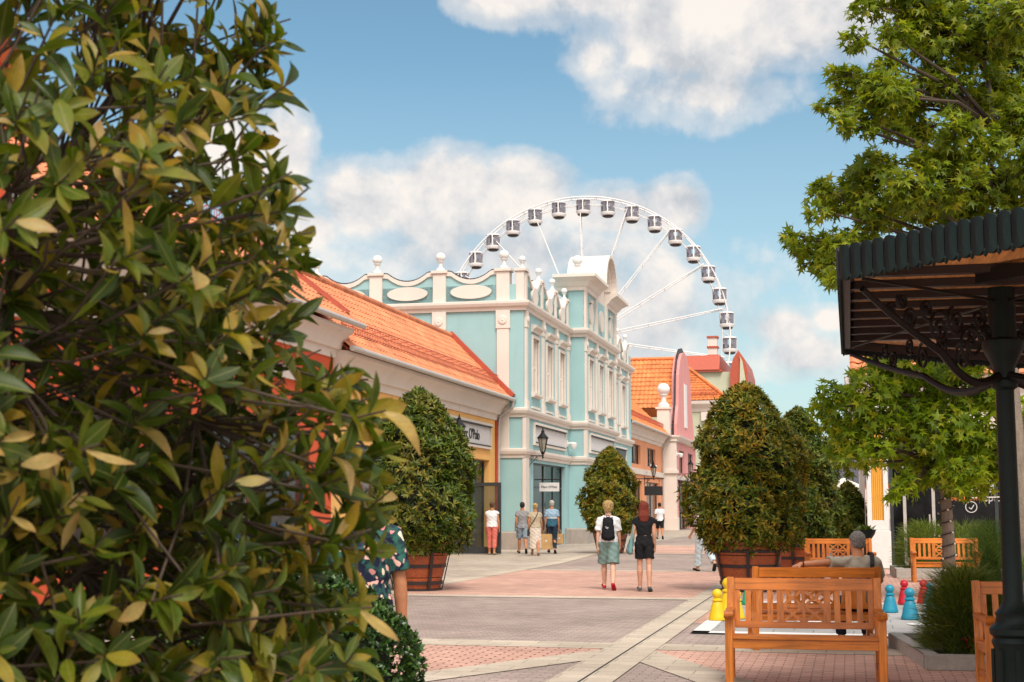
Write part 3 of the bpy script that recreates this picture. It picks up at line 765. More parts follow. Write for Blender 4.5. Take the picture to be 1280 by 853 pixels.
# sign panels on the turquoise building
def board(name, label, t, s0, s1, z0, z1, parts=True, mat='sign'):
    o = sthing(name, label, 'sign', t, (s0 + s1) / 2, z0)
    mb = MB()
    mb.box(t + .002, s0, z0, t + .10, s1, z0 + .09); mb.box(t + .002, s0, z1 - .09, t + .14, s1, z1)
    mb.box(t + .002, s0, z0 + .09, t + .1, s0 + .09, z1 - .09); mb.box(t + .002, s1 - .09, z0 + .09, t + .1, s1, z1 - .09)
    mb.build('frame', 'cream', o)
    mb = MB(); mb.box(t + .002, s0 + .09, z0 + .09, t + .04, s1 - .09, z1 - .09); mb.build('board', mat, o)
    mb = MB(); mb.box(t + .002, s0 + .14, z1 - .14, t + .16, s1 - .14, z1 - .10); mb.box(t + .002, s0 + .14, z0 + .10, t + .12, s1 - .14, z0 + .13); mb.build('light_bar', 'signblack', o)
    return o
board('sign_panel', 'blank framed sign panel over the shop door with the wall lantern', BT, 54.3, 60.6, 4.0, 4.88)
board('sign_panel', 'blank framed sign panel on the projecting middle bay, above the middle tub shrub', PT, 62.7, 69.3, 4.0, 4.88)
board('sign_panel', 'dark grey sign panel at the far end of the turquoise facade', BT, 71.5, 77.8, 3.9, 4.8, mat='dark')
# small hanging name sign
hs = sthing('hanging_sign', 'small white name sign hanging in front of the turquoise shop door', 'sign', BT + .5, 54.6, 2.1)
mb = MB(); mb.box(BT + .2, 54.58, 2.2, BT + .98, 54.62, 2.54); mb.build('board', 'sign', hs)
mb = MB(); mb.tube([(BT, 54.6, 2.66), (BT + 1.05, 54.6, 2.66)], .02, 8); mb.tube([(BT + .3, 54.6, 2.66), (BT + .3, 54.6, 2.54)], .012, 6); mb.tube([(BT + .9, 54.6, 2.66), (BT + .9, 54.6, 2.54)], .012, 6); mb.build('bracket', 'black', hs)
text("Marc O'Polo", .13, hs, (BT + .59, 54.575, 2.37), (R(90), 0, 0), 'signblack', xs=.95)
# wall flood camera
def sec_cam(label, t, s, z):
    o = sthing('security_camera', label, 'camera', t, s, z, 'white security cameras on the facades')
    mb = MB(); mb.lathe([(0, -.2), (.1, -.17), (.15, -.05), (.16, .05), (.1, .1), (0, .1)], t + .28, s, 16, z); mb.build('housing', 'white', o, smooth='auto')
    mb = MB(); mb.box(t, s - .05, z + .02, t + .28, s + .05, z + .12); mb.box(t, s - .1, z - .08, t + .03, s + .1, z + .2); mb.build('bracket', 'white', o)
sec_cam('white dome camera between the two string courses of the turquoise building', BT, 61.25, 4.3)

# ------------------------------------------------------------------ yellow shop with the long tiled roof
YT = -13.05
YX = sthing('yellow_shop_building', 'yellow single storey shop with long orange tiled roof and cream cove cornice', 'building', YT, 34.5)
Y0, Y1 = 34.6, 52.55
mb = MB(); wall_s(mb, YT, Y0, Y1, 0, 4.95, [(45.9, 51.35, 0, 3.3), (36, 44.4, .4, 3.3)], .3)
mb.poly([(YT, Y0, 0), (-26, Y0, 0), (-26, Y0, 4.95), (YT, Y0, 4.95)]); mb.build('wall', 'yellow', YX, fixn=False)
mb = MB(); mb.box(YT + .02, Y1 - .14, 0, YT + .1, Y1, 4.9); mb.build('corner_trim', 'redmetal', YX)
covep = [(-.02, 4.86), (.06, 4.86), (.09, 5.0), (.11, 5.06), (.2, 5.08), (.26, 5.25), (.40, 5.42), (.52, 5.50), (.54, 5.6), (-.02, 5.66)]
mb = MB(); mb.mold(covep, [(YT, Y0 - .1), (YT, Y1 - .02)]); mb.build('cove_cornice', 'cream', YX, smooth='auto')
RZ, RTt = 8.12, -14.86
ET, EZ = YT + .62, 5.68
tile_roof('roof', 'tile', YX, (ET, Y0 - .2, EZ), (ET, 52.66, EZ), (RTt, 52.66, RZ), (RTt, Y0 - .2, RZ))
tile_roof('roof', 'tile', YX, (RTt - 6.5, 52.66, 3.6), (RTt - 6.5, Y0, 3.6), (RTt, Y0, RZ), (RTt, 52.66, RZ), th=.5, tw=.5)
mb = MB(); mb.tube([(RTt, Y0 - .2, RZ + .05), (RTt, 52.66, RZ + .05)], .11, 10); mb.build('ridge', 'tile', YX, smooth='auto')
mb = MB(); mb.bar((ET + .06, 52.58, EZ + .12), (RTt, 52.58, RZ + .16), .16, .3, (0, 1, 0)); mb.build('verge', 'redmetal', YX)
mb = MB(); mb.tube([(ET + .08, Y0 - .2, EZ - .03), (ET + .08, 52.66, EZ - .03)], .075, 10); mb.build('gutter', 'zinc', YX, smooth='auto')
mb = MB(); mb.tube([(ET + .08, 52.45, EZ - .08), (ET + .05, 52.45, EZ - .3), (YT + .18, 52.47, 5.0), (YT + .14, 52.47, 4.6), (YT + .14, 52.47, .05)], .055, 10); mb.build('downpipe', 'zinc', YX, smooth='auto')
def snow_guard(parent, s0, s1, f, E, Rg, name='snow_guard', h=.34):
    x = E[0] + (Rg[0] - E[0]) * f; z = E[1] + (Rg[1] - E[1]) * f
    mb = MB()
    for k in (0.05, .5, 1.0): mb.tube([(x, s0, z + .06 + h * k), (x, s1, z + .06 + h * k)], .014, 5)
    n = int((s1 - s0) / .14)
    for i in range(n + 1):
        s = s0 + (s1 - s0) * i / n; mb.bar((x, s, z + .03), (x, s, z + .06 + h), .012, .012, (1, 0, 0))
        if i % 6 == 0: mb.bar((x, s, z + .06 + h), (x + (Rg[0] - E[0]) * .14, s, z + (Rg[1] - E[1]) * .14 + .02), .02, .02)
    return mb.build(name, 'redmetal', parent)
snow_guard(YX, Y0 + .5, 52.3, .2, (ET, EZ), (RTt, RZ))
shop_front(YX, YT, 45.9, 51.35, 0, 3.3, [47.1, 49.2], (2.4,))
shop_front(YX, YT, 36, 44.4, .4, 3.3, [38.8, 41.6])
mb = MB(); mb.poly([(YT - 3, 35, 0), (YT - 3, 52, 0), (YT - 3, 52, 3.4), (YT - 3, 35, 3.4)]); mb.poly([(YT - .35, 35, 3.38), (YT - .35, 52, 3.38), (YT - 3, 52, 3.38), (YT - 3, 35, 3.38)]); mb.build('shop_interior', 'interior', YX, fixn=False)
mb = MB(); mb.box(YT - 1.6, 47.5, .4, YT - 1.1, 50.8, 1.5); mb.box(YT - 1.7, 48, 1.5, YT - 1.3, 48.4, 1.9); mb.box(YT - 1.7, 49.6, 1.5, YT - 1.3, 50, 2.0); mb.build('display_table', 'yellow', YX)
mb = MB(); mb.box(YT - .02, 45.75, .0, YT + .05, 45.88, 3.45); mb.box(YT - .02, 51.37, 0, YT + .05, 51.5, 3.45); mb.box(YT - .02, 45.88, 3.32, YT + .05, 51.37, 3.45); mb.build('door_surround', 'yellow', YX)
ns = board('shop_sign', 'white name sign with black lettering on the yellow shop wall', YT, 45.6, 51.55, 3.72, 4.66)
text("Marc O'Polo", .52, ns, (YT + .05, 48.55, 4.16), (R(90), 0, R(90)), 'signblack', xs=1.0, ext=.012)
# open glass door leaf
gd = sthing('open_glass_door', 'open glass door leaf with dark frame beside the left tub shrub', 'door', -12.85, 47.0)
mb = MB(); zz = 2.42
for t in (-12.86, -11.6): mb.box(t, 46.96, .03, t + .11, 47.04, zz)
mb.box(-12.75, 46.965, .03, -11.6, 47.035, .26); mb.box(-12.75, 46.965, zz - .12, -11.6, 47.035, zz); mb.build('frame', 'dark', gd)
mb = MB(); mb.box(-12.75, 46.99, .26, -11.6, 47.01, zz - .12); mb.build('pane', glassmat('door_glass', (.05, .06, .06), .75), gd)
mb = MB(); mb.tube([(-11.72, 46.9, .9), (-11.72, 46.9, 1.5)], .018, 8); mb.build('handle', 'zinc', gd)

# ------------------------------------------------------------------ red shop (near, mostly behind the foreground shrub)
RX = sthing('red_shop_building', 'red shop building with cream eaves behind the foreground shrub', 'building', -13.0, 8)
mb = MB(); wall_s(mb, -12.9, 9, 34.5, 0, 5.5, [(26, 33, .5, 3.4), (17.6, 24, .5, 3.4)], .3); mb.poly([(-12.9, 34.5, 0), (-26, 34.5, 0), (-26, 34.5, 5.5), (-12.9, 34.5, 5.5)]); mb.build('wall', 'red', RX, fixn=False)
mb = MB(); mb.mold([(o + .0, z + .55) for o, z in covep], [(-12.9, 9), (-12.9, 34.55)]); mb.mold([(-.02, 4.6), (.1, 4.6), (.12, 4.9), (-.02, 4.95)], [(-12.9, 9), (-12.9, 34.5)]); mb.build('cove_cornice', 'cream', RX, smooth='auto')
tile_roof('roof', 'tile', RX, (-12.25, 17, 6.3), (-12.25, 34.8, 6.3), (RTt, 34.8, 8.35), (RTt, 17, 8.35))
tile_roof('roof', 'tile', RX, (-21, 34.8, 3.6), (-21, 17, 3.6), (RTt, 17, 8.35), (RTt, 34.8, 8.35), th=.5, tw=.5)
mb = MB(); mb.tube([(-12.18, 17, 6.25), (-12.18, 34.8, 6.25)], .08, 8); mb.build('gutter', 'zinc', RX, smooth='auto')
mb = MB(); mb.tube([(RTt, 17, 8.4), (RTt, 34.8, 8.4)], .11, 8); mb.build('ridge', 'tile', RX, smooth='auto')
snow_guard(RX, 30.2, 33.6, .86, (-12.25, 6.3), (RTt, 8.35), 'roof_walkway', .5)
mb = MB()
for ds in (0, .35): mb.bar((-12.5, 34.2 + ds, 6.6), (-14.3, 33.6 + ds, 8.05), .05, .08)
mb.build('roof_ladder', 'redmetal', RX)
shop_front(RX, -12.9, 26, 33, .5, 3.4, [28.3, 30.6]); shop_front(RX, -12.9, 17.6, 24, .5, 3.4, [19.7, 21.8])
# tall gabled bay of the red building
mb = MB(); wall_s(mb, -11.9, 11.0, 18.2, 0, 7.8, [(12.2, 13.6, 4.6, 6.9), (14.2, 15.6, 4.6, 6.9), (16.1, 17.4, 4.6, 6.9)], .2)
mb.poly([(-11.9, 11.0, 7.8), (-11.9, 18.2, 7.8), (-11.9, 16.6, 9.4), (-11.9, 14.6, 10.4), (-11.9, 12.6, 9.4)])
mb.poly([(-11.9, 18.2, 0), (-17, 18.2, 0), (-17, 18.2, 7.8), (-11.9, 18.2, 7.8)]); mb.poly([(-11.9, 11, 0), (-17, 11, 0), (-17, 11, 7.8), (-11.9, 11, 7.8)])
mb.build('gabled_bay', 'red', RX, fixn=False)
mb = MB()
for s in (12.2, 14.2, 16.1):
    w = 1.4 if s < 16 else 1.3
    mb.box(-11.92, s - .14, 4.5, -11.82, s, 7.0); mb.box(-11.92, s + w, 4.5, -11.82, s + w + .14, 7.0); mb.box(-11.92, s, 6.9, -11.82, s + w, 7.04); mb.box(-11.92, s, 4.46, -11.8, s + w, 4.6)
    mb.box(-12.1, s + w / 2 - .03, 4.6, -12.05, s + w / 2 + .03, 6.9)
mb.build('window_surround', 'white', RX)
mb = MB(); mb.box(-12.15, 12, 4.5, -12.12, 17.5, 7); mb.build('window_pane', 'glassdark', RX)
tile_roof('bay_roof', 'tile', RX, (-11.6, 18.5, 7.7), (-17, 18.5, 7.7), (-17, 14.6, 10.5), (-11.6, 14.6, 10.5))
tile_roof('bay_roof', 'tile', RX, (-17, 10.7, 7.7), (-11.6, 10.7, 7.7), (-11.6, 14.6, 10.5), (-17, 14.6, 10.5))

# ------------------------------------------------------------------ orange recessed shop, pink gabled house
OX = sthing('orange_shop_building', 'low orange fronted shop with steep orange tiled roof beyond the turquoise building', 'building', -12.6, 80.4)
mb = MB(); wall_s(mb, -12.6, 80.4, 98.2, 0, 6.2, [(83, 88.5, .5, 3.2), (90.5, 96.5, .5, 3.2), (84, 88, 4.2, 5.4), (91, 95, 4.2, 5.4)], .25); mb.build('wall', 'orange', OX, fixn=False)
for a, b, c, d in ((83, 88.5, .5, 3.2), (90.5, 96.5, .5, 3.2), (84, 88, 4.2, 5.4), (91, 95, 4.2, 5.4)): shop_front(OX, -12.6, a, b, c, d, [(a + b) / 2])
mb = MB(); mb.mold([(o, z + .85) for o, z in covep], [(-12.6, 80.4), (-12.6, 98.2)]); mb.mold([(-.02, 3.6), (.12, 3.6), (.14, 3.9), (-.02, 3.95)], [(-12.6, 80.4), (-12.6, 98.2)]); mb.build('cove_cornice', 'cream', OX)
tile_roof('roof', 'tile2', OX, (-12.0, 80.4, 6.5), (-12.0, 98.3, 6.5), (-15.5, 98.3, 9.75), (-15.5, 80.4, 9.75), .3, .4, .05, .035)
snow_guard(OX, 81, 98, .12, (-12.0, 6.5), (-15.5, 9.75))
mb = MB(); mb.tube([(-11.92, 80.4, 6.45), (-11.92, 98.2, 6.45)], .08, 8); mb.tube([(-11.9, 97.9, 6.4), (-12.3, 97.9, 5.9), (-12.45, 97.9, 5.4), (-12.45, 97.9, .1)], .06, 8); mb.build('gutter', 'zinc', OX, smooth='auto')

KX = sthing('pink_gabled_house', 'pink house with curved gable, cream corner pillar and black awning', 'building', -11.7, 98.4)
mb = MB()
mb.poly([(-16, 98.4, 0), (-11.7, 98.4, 0), (-11.7, 98.4, 6.4), (-16, 98.4, 6.4)])
wall_s(mb, -11.7, 98.4, 112, 0, 6.4, [(100.3, 105, 0, 3.2), (106.2, 111, .4, 3.2), (101, 104, 4.0, 5.6), (106.6, 110, 4.0, 5.6)], .25)
gab = [(99.7, 6.4), (99.8, 7.4), (100.3, 8.2), (100.9, 8.8), (101.1, 9.8), (101.4, 11.0), (102.3, 12.1), (103.6, 12.75), (105.3, 13.0), (107.0, 12.75), (108.3, 12.1), (109.2, 11.0), (109.5, 9.8), (109.7, 8.8), (110.3, 8.2), (110.8, 7.4), (110.9, 6.4)]
mb.prism(gab, 'x', -12.2, -11.7); mb.build('wall', 'pink', KX, fixn=False)
mb = MB()
for p, q in zip(gab[:-1], gab[1:]): mb.bar((-11.95, p[0], p[1] + .05), (-11.95, q[0], q[1] + .05), .58, .1, (1, 0, .001))
mb.build('gable_coping', 'strap', KX)
mb = MB(); mb.box(-13.05, 98.2, 0, -11.6, 98.75, 6.1); mb.box(-13.2, 98.05, 3.9, -11.5, 98.85, 4.15); mb.box(-13.15, 98.1, 0, -11.5, 98.8, .9); mb.box(-13.15, 98.1, 6.1, -11.5, 99.2, 6.5); mb.box(-12.9, 98.3, 6.5, -12.05, 99.1, 8.35); mb.box(-13.0, 98.2, 8.35, -11.95, 99.2, 8.5)
mb.build('corner_pillar', 'cream', KX, bevel=.02)
finial(KX, -12.48, 98.7, 8.7, 2.0)
mb = MB(); mb.mold([(-.02, 6.1), (.2, 6.15), (.4, 6.4), (.42, 6.5), (-.02, 6.55)], [(-16, 98.4), (-11.7, 98.4), (-11.7, 112)]); mb.mold([(-.02, 3.5), (.12, 3.5), (.14, 3.75), (-.02, 3.8)], [(-11.7, 98.9), (-11.7, 112)]); mb.build('string_course', 'cream', KX)
mb = MB()
for s in (105.3,): mb.box(-11.72, s - .8, 7.4, -11.62, s + .55, 10.6)
mb.build('gable_panel', 'white', KX)
for a, b, c, d in ((100.3, 105, 0, 3.2), (106.2, 111, .4, 3.2), (101, 104, 4.0, 5.6), (106.6, 110, 4.0, 5.6)): shop_front(KX, -11.7, a, b, c, d, [(a + b) / 2])
tile_roof('roof', 'tile2', KX, (-12.2, 100.6, 8.6), (-19, 100.6, 8.6), (-19, 103.6, 12.3), (-12.2, 103.6, 12.3), .3, .4, .05, .03)
tile_roof('roof', 'tile2', KX, (-19, 110.2, 8.6), (-12.2, 110.2, 8.6), (-12.2, 106.8, 12.3), (-19, 106.8, 12.3), .3, .4)
mb = MB(); mb.poly([(-12.2, 103.6, 12.3), (-12.2, 106.8, 12.3), (-19, 106.8, 12.3), (-19, 103.6, 12.3)]); mb.build('roof_top', 'redmetal', KX, fixn=False)
aw = sthing('shop_awning', 'black sloping awning over the door of the pink gabled house', 'awning', -11.7, 100)
mb = MB(); P = [(-11.68, 3.45), (-10.5, 2.75), (-10.5, 2.6), (-11.68, 3.3)]; mb.prism(P, 'y', 100.1, 105.2); mb.build('canopy', 'awning', aw)
mb = MB(); mb.box(-10.53, 100.1, 2.38, -10.5, 105.2, 2.6); mb.build('valance', 'awning', aw)
# pale green house with hipped roof
GX = sthing('pale_green_house', 'pale green house with large orange hipped roof behind the pink gable', 'building', -9.9, 115)
g0, g1, gs = -27.0, -9.9, 115.0
mb = MB(); mb.poly([(g0, gs, 0), (g1, gs, 0), (g1, gs, 9.9), (g0, gs, 9.9)]); mb.poly([(g1, gs, 0), (g1, gs + 16, 0), (g1, gs + 16, 9.9), (g1, gs, 9.9)]); mb.build('wall', 'pale', GX, fixn=False)
mb = MB(); mb.mold([(-.02, 9.2), (.1, 9.25), (.2, 9.5), (.55, 9.85), (.6, 10.1), (-.02, 10.15)], [(g0, gs), (g1, gs), (g1, gs + 16)]); mb.mold([(-.02, 4.2), (.2, 4.2), (.22, 4.6), (-.02, 4.6)], [(g0, gs), (g1, gs), (g1, gs + 16)])
mb.box(g1 - .9, gs - .12, 0, g1 + .12, gs + .5, 9.3); mb.box(g1 - 1.6, gs - .25, 8.5, g1 + .2, gs + .5, 9.2); mb.build('cornice', 'cream', GX)
tile_roof('roof', 'tile2', GX, (g0, gs - .6, 10.15), (g1 + .6, gs - .6, 10.15), (g1 - 4.0, gs + 3.6, 13.9), (g0, gs + 3.6, 13.9), .34, .42, .05, .035)
tile_roof('roof', 'tile2', GX, (g1 + .6, gs - .6, 10.15), (g1 + .6, gs + 16, 10.15), (g1 - 4, gs + 12, 13.9), (g1 - 4, gs + 3.6, 13.9), .34, .42, .05, .03)
mb = MB(); mb.tube([(g1 + .6, gs - .6, 10.25), (g1 - 4, gs + 3.6, 14.0), (g0, gs + 3.6, 14.0)], .14, 8); mb.build('ridge', 'tile2', GX)
mb = MB()
for z in (.25, .5): mb.tube([(g0, gs - .3, 10.45 + z), (g1 - .2, gs - .3, 10.45 + z)], .03, 5)
for i in range(40): mb.bar((g0 + i * .43, gs - .3, 10.4), (g0 + i * .43, gs - .3, 10.95), .03, .03)
mb.build('snow_guard', 'redmetal', GX)
for tt in (-17.2,):
    mb = MB(); mb.box(tt - .1, gs + .5, 11.0, tt + 2.0, gs + 3, 12.4); d = mb.build('dormer', 'pale', GX)
    mb = MB(); mb.prism([(tt - .4, 12.3), (tt + 2.3, 12.3), (tt + 1.0, 13.3)], 'y', gs + .2, gs + 3.4); mb.build('dormer_roof', 'tile2', d)
# mansard house behind
HX = sthing('mansard_house', 'distant pale house with red sheet roof and striped chimney under the ferris wheel', 'building', -10, 138)
p0 = at(860, 634, 140); t0, s0 = WS(p0.x, p0.y)
def hp(px, py, Y=140): 
    p = at(px, py, Y); t, s = WS(p.x, p.y); return t, p.z
tA, _ = hp(865, 500); tB, _ = hp(926, 500)
mb = MB(); mb.box(tA, 138, 0, tB, 150, 14.6); mb.build('wall', 'pale', HX)
mb = MB(); mb.box(tA - .4, 137.6, 14.6, hp(898, 0)[0], 150, 14.8); mb.prism([(138 - .5, 14.8), (138.5, 16.3), (150, 16.3), (150, 14.8)], 'x', tA - .3, hp(895, 0)[0]); mb.build('roof', 'redmetal', HX)
mb = MB(); tg0, tg1 = hp(908, 0)[0], hp(929, 0)[0]
mb.prism([(tg0, 14.6), (tg0 + .3, 15.8), ((tg0 + tg1) / 2, 16.6), (tg1 - .3, 15.8), (tg1, 14.6), (tg1, 13), (tg0, 13)], 'y', 137.4, 149); mb.build('gable_roof', 'redmetal', HX)
mb = MB(); mb.prism([(tg0 + .9, 13), (tg0 + 1.0, 15.7), ((tg0 + tg1) / 2 + .1, 16.1), (tg1 - .45, 15.5), (tg1 - .1, 13)], 'y', 137.2, 137.5); mb.build('gable', 'pale', HX)
mb = MB(); tc0, tc1 = hp(879, 0)[0], hp(890, 0)[0]; mb.box(tc0, 140, 16, tc1, 141, 18.2); ch = mb.build('chimney', 'cream', HX)
mb = MB()
for z in (16.35, 17.2, 18.2): mb.box(tc0 - .12, 139.88, z, tc1 + .12, 141.12, z + .16)
mb.build('chimney_band', 'redmetal', ch)

# ------------------------------------------------------------------ shop on the right
SX = sthing('dark_glass_shop', 'shop with black glass front and cream walls behind the lower sweetgum', 'building', .38, 38.6)
sx0, sx1, ss = .38, 20.0, 38.6
mb = MB(); mb.poly([(sx0, ss, 3.6), (sx1, ss, 3.6), (sx1, ss, 4.9), (sx0, ss, 4.9)]); mb.poly([(sx0, ss, 0), (sx0, ss + 16, 0), (sx0, ss + 16, 4.9), (sx0, ss, 4.9)])
mb.poly([(sx0 + .0, ss, 4.9), (sx0, ss + 8, 9.9), (sx0, ss + 16, 4.9)]); mb.build('wall', 'cream', SX, fixn=False)
mb = MB(); mb.mold([(-.02, 4.3), (.1, 4.35), (.15, 4.5), (.4, 4.8), (.45, 5.0), (-.02, 5.05)], [(sx0, ss + 16), (sx0, ss), (sx1, ss)]) 
mb.build('cornice', 'white', SX)
tile_roof('roof', 'tile', SX, (sx0 - .3, ss - .5, 4.95), (sx1, ss - .5, 4.95), (sx1, ss + 8, 10.2), (sx0 - .3, ss + 8, 10.2), .3, .4, .05, .03)
mb = MB(); mb.box(sx0, ss - .35, 0, sx0 + .62, ss + .2, 1.0)
mb.build('column_base', 'white', SX, bevel=.03)
mb = MB(); mb.box(sx0 + .04, ss - .3, 1.0, sx0 + .16, ss + .2, 4.3); mb.box(sx0 + .46, ss - .3, 1.0, sx0 + .58, ss + .2, 4.3); mb.box(sx0 + .16, ss - .3, 1.0, sx0 + .46, ss + .2, 1.25); mb.box(sx0 + .16, ss - .3, 4.05, sx0 + .46, ss + .2, 4.3); mb.build('column', 'white', SX, bevel=.012)
mb = MB(); mb.box(sx0 + .16, ss - .24, 1.25, sx0 + .46, ss + .15, 4.05)
for i in range(6): mb.tube([(sx0 + .185 + i * .05, ss - .245, 1.26), (sx0 + .185 + i * .05, ss - .245, 4.04)], .017, 6)
mb.build('column_panel', plain('ochre_panel', (.72, .36, .05), .6, .1), SX)
mb = MB()
for t in (sx0 + .62, 2.3, 3.6, 6.2, 9.5, 13, 16.5): mb.box(t, ss - .04, .1, t + .09, ss + .06, 3.6)
mb.box(sx0 + .62, ss - .035, 0, sx1, ss + .05, .1); mb.box(sx0 + .62, ss - .035, 3.5, sx1, ss + .05, 3.6); mb.build('shopfront_frame', 'dark', SX)
mb = MB(); mb.box(sx0 + .62, ss, .1, sx1, ss + .02, 3.5); mb.build('pane', 'glassdark', SX)
dr = MB(); 
for t in (1.33, 2.05): dr.box(t, ss - .08, .1, t + .08, ss - .005, 3.0)
dr.box(1.41, ss - .075, 2.9, 2.05, ss - .005, 3.0); dr.box(1.41, ss - .075, .1, 2.05, ss - .005, .3)
dd = dr.build('door', 'zinc', SX)
mb = MB(); mb.box(1.41, ss - .05, .3, 2.05, ss - .03, 2.9); mb.build('pane', 'glassdark', dd)
mb = MB(); mb.tube([(1.98, ss - .13, 1.0), (1.98, ss - .13, 1.4)], .02, 8); mb.build('handle', 'zinc', dd)
text('ww', .26, dd, (1.73, ss - .06, 2.25), (R(90), 0, 0), 'white', 'lettering')
mb = MB()
for i in range(10):
    a0 = -2.5 + i * .18; a1 = a0 + .18
    mb.bar((1.73 + .25 * math.cos(a0), ss - .055, 2.32 + .24 * math.sin(a0)), (1.73 + .25 * math.cos(a1), ss - .055, 2.32 + .24 * math.sin(a1)), .02, .03, (0, 1, 0))
mb.build('lettering_swash', 'white', dd)
M['icon_white'] = plain('icon_white', (.6, .58, .54), .5, .05); M['orange_letter'] = plain('orange_letter', (.7, .22, .04), .5, .05)
def icon(t, z, r):
    mb = MB(); n = 16
    for i in range(n):
        a0, a1 = 2*math.pi*i/n, 2*math.pi*(i+1)/n
        mb.bar((t + r*math.cos(a0), ss - .03, z + r*math.sin(a0)), (t + r*math.cos(a1), ss - .03, z + r*math.sin(a1)), .02, .022, (0, 1, 0))
    mb.bar((t - r*.4, ss - .03, z - r*.1), (t, ss - .03, z - r*.4), .02, .02, (0, 1, 0)); mb.bar((t, ss - .03, z - r*.4), (t + r*.5, ss - .03, z + r*.4), .02, .02, (0, 1, 0))
    mb.build('icon', 'icon_white', SX)
def shop_pt(px, py):
    d = ray(px, py)
    n = Vector((-ST, -CT)); # plane s = ss
    k = ss / (d.x * ST + d.y * CT); p = d * k
    return WS(p.x, p.y)[0], EYE + p.z
for (px, py, word, sz) in ((1212, 587, 'handmade', .26), (1214, 611, 'fresh', .2), (1214, 634, '', 0), (1188, 587, 'hot', .2), (1188, 611, 'sweet', .2)):
    t, z = shop_pt(px, py); icon(t, z, .14)
    if word: text(word, sz, SX, (t, ss - .02, z - .24), (R(90), 0, 0), 'orange_letter')
t, z = shop_pt(1243, 623); text('spicy', .26, SX, (t, ss - .02, z), (R(90), 0, 0), 'icon_white')
t, z = shop_pt(1283, 622); text('wraps', .26, SX, (t, ss - .02, z), (R(90), 0, 0), 'icon_white')
t, z = shop_pt(1275, 598); text('BW', 1.3, SX, (t - .25, ss - .02, z), (R(90), 0, 0), 'icon_white')
mb = MB(); mb.bar((t - 1.2, ss - .03, z - .5), (t + 1.2, ss - .03, z - .42), .03, .06, (0, 1, 0)); mb.build('lettering_underline', 'icon_white', SX)

# distant buildings beyond the trees on the right
FX = thing('distant_pink_shop', 'distant pale pink shop with grey roof seen between shrub and column', 'building', tuple(gp(1050, 649)) , -TH)
p = gp(1050, 649)
mb = MB(); mb.box(-5, 0, 0, 9, 8, 5.0); mb.build('wall', plaster('pale_pink_plaster', (.62, .45, .38)), FX)
mb = MB(); mb.box(-5.2, -.2, 4.3, 9.2, 8.2, 4.7); mb.build('fascia', 'redmetal', FX)
mb = MB(); mb.prism([(-5.4, 4.9), (9.4, 4.9), (6.5, 8.0), (-2.5, 8.0)], 'y', -.4, 8.4); mb.build('roof', 'slate', FX)
mb = MB(); mb.box(-6.5, .5, 0, -5.3, 1.7, 9.0); mb.prism([(-6.7, 9.0), (-5.1, 9.0), (-5.9, 11)], 'y', .3, 1.9); mb.build('turret', 'slate', FX)
def parasol(label, loc, r=1.25, h=3.1):
    o = thing('parasol', label, 'parasol', loc, 0)
    mb = MB(); mb.lathe([(r, h - .35), (r, h - .25), (r * .55, h + .0), (.05, h + .28), (.0, h + .28)], 0, 0, 8); mb.build('canopy', 'canvas', o)
    mb = MB(); mb.tube([(0, 0, 0), (0, 0, h + .3)], .035, 8); mb.build('pole', 'dark', o)
    mb = MB()
    for i in range(8):
        a = 2*math.pi*(i+.5)/8; mb.bar((0, 0, h - .6), (r*.6*math.cos(a), r*.6*math.sin(a), h - .12), .03, .03)
    mb.build('rib', 'dark', o)
    mb = MB(); mb.lathe([(.35, 0), (.35, .08), (.06, .12), (.06, .3)], 0, 0, 16); mb.build('base', 'dark', o)
q = at(1055, 634, 88); parasol('cream round parasol far off between the shrubs and the ochre column', (q.x, q.y, 0))
# flagpole
q = at(1076, 634, 52); fp = thing('flagpole', 'thin white flagpole rising behind the lower sweetgum', 'flagpole', (q.x, q.y, 0))
mb = MB(); mb.tube([(0, 0, 0), (0, 0, 7.4)], [.05, .03], 8); mb.build('pole', 'white', fp); mb = MB(); mb.lathe([(0, 7.38), (.06, 7.42), (.06, 7.5), (0, 7.54)], 0, 0, 10); mb.build('ball', 'white', fp)

# ------------------------------------------------------------------ ferris wheel
wy = 214.0; wc = at(731, 424, wy); WR = 181 * wy / F
FW = thing('ferris_wheel', 'tall white ferris wheel with grey cabins behind the turquoise building', 'ferris wheel', (wc.x, wc.y, 0), R(-7))
hz = wc.z
mb = MB()
def ringp(r, y, n=108): return [(r * math.cos(2*math.pi*i/n), y, hz + r * math.sin(2*math.pi*i/n)) for i in range(n + 1)]
for r, y, w in ((WR, -.9, .11), (WR, .9, .11), (WR - 1.15, -.55, .06), (WR - 1.15, .55, .06)): mb.tube(ringp(r, y), w, 6, False)
for i in range(72):
    a = 2*math.pi*i/72; c, s_ = math.cos(a), math.sin(a); a2 = a + math.pi/72; c2, s2 = math.cos(a2), math.sin(a2)
    mb.bar((WR*c, -.9, hz + WR*s_), (WR*c, .9, hz + WR*s_), .08, .08)
    for y in (1, -1):
        mb.bar((WR*c, .9*y, hz + WR*s_), ((WR-1.15)*c2, .55*y, hz + (WR-1.15)*s2), .05, .05)
mb.build('rim', 'wheel', FW)
mb = MB()
for k in range(18):
    a = R(92.5 + 20 * k - 1); c, s_ = math.cos(a), math.sin(a)
    for y in (-1, 1): mb.tube([(1.2*c, 1.9*y, hz + 1.2*s_), ((WR-.6)*c, .75*y, hz + (WR-.6)*s_)], .085, 6)
    for f in (.25, .45, .65, .85):
        r = WR * f; w = 1.9 - 1.15 * f; mb.bar((r*c, -w, hz + r*s_), (r*c, w, hz + r*s_), .07, .07); r2 = WR * (f + .1); w2 = 1.9 - 1.15 * (f + .1); mb.bar((r*c, -w, hz + r*s_), (r2*c, w2, hz + r2*s_), .04, .04)
mb.build('spokes', 'wheel', FW)
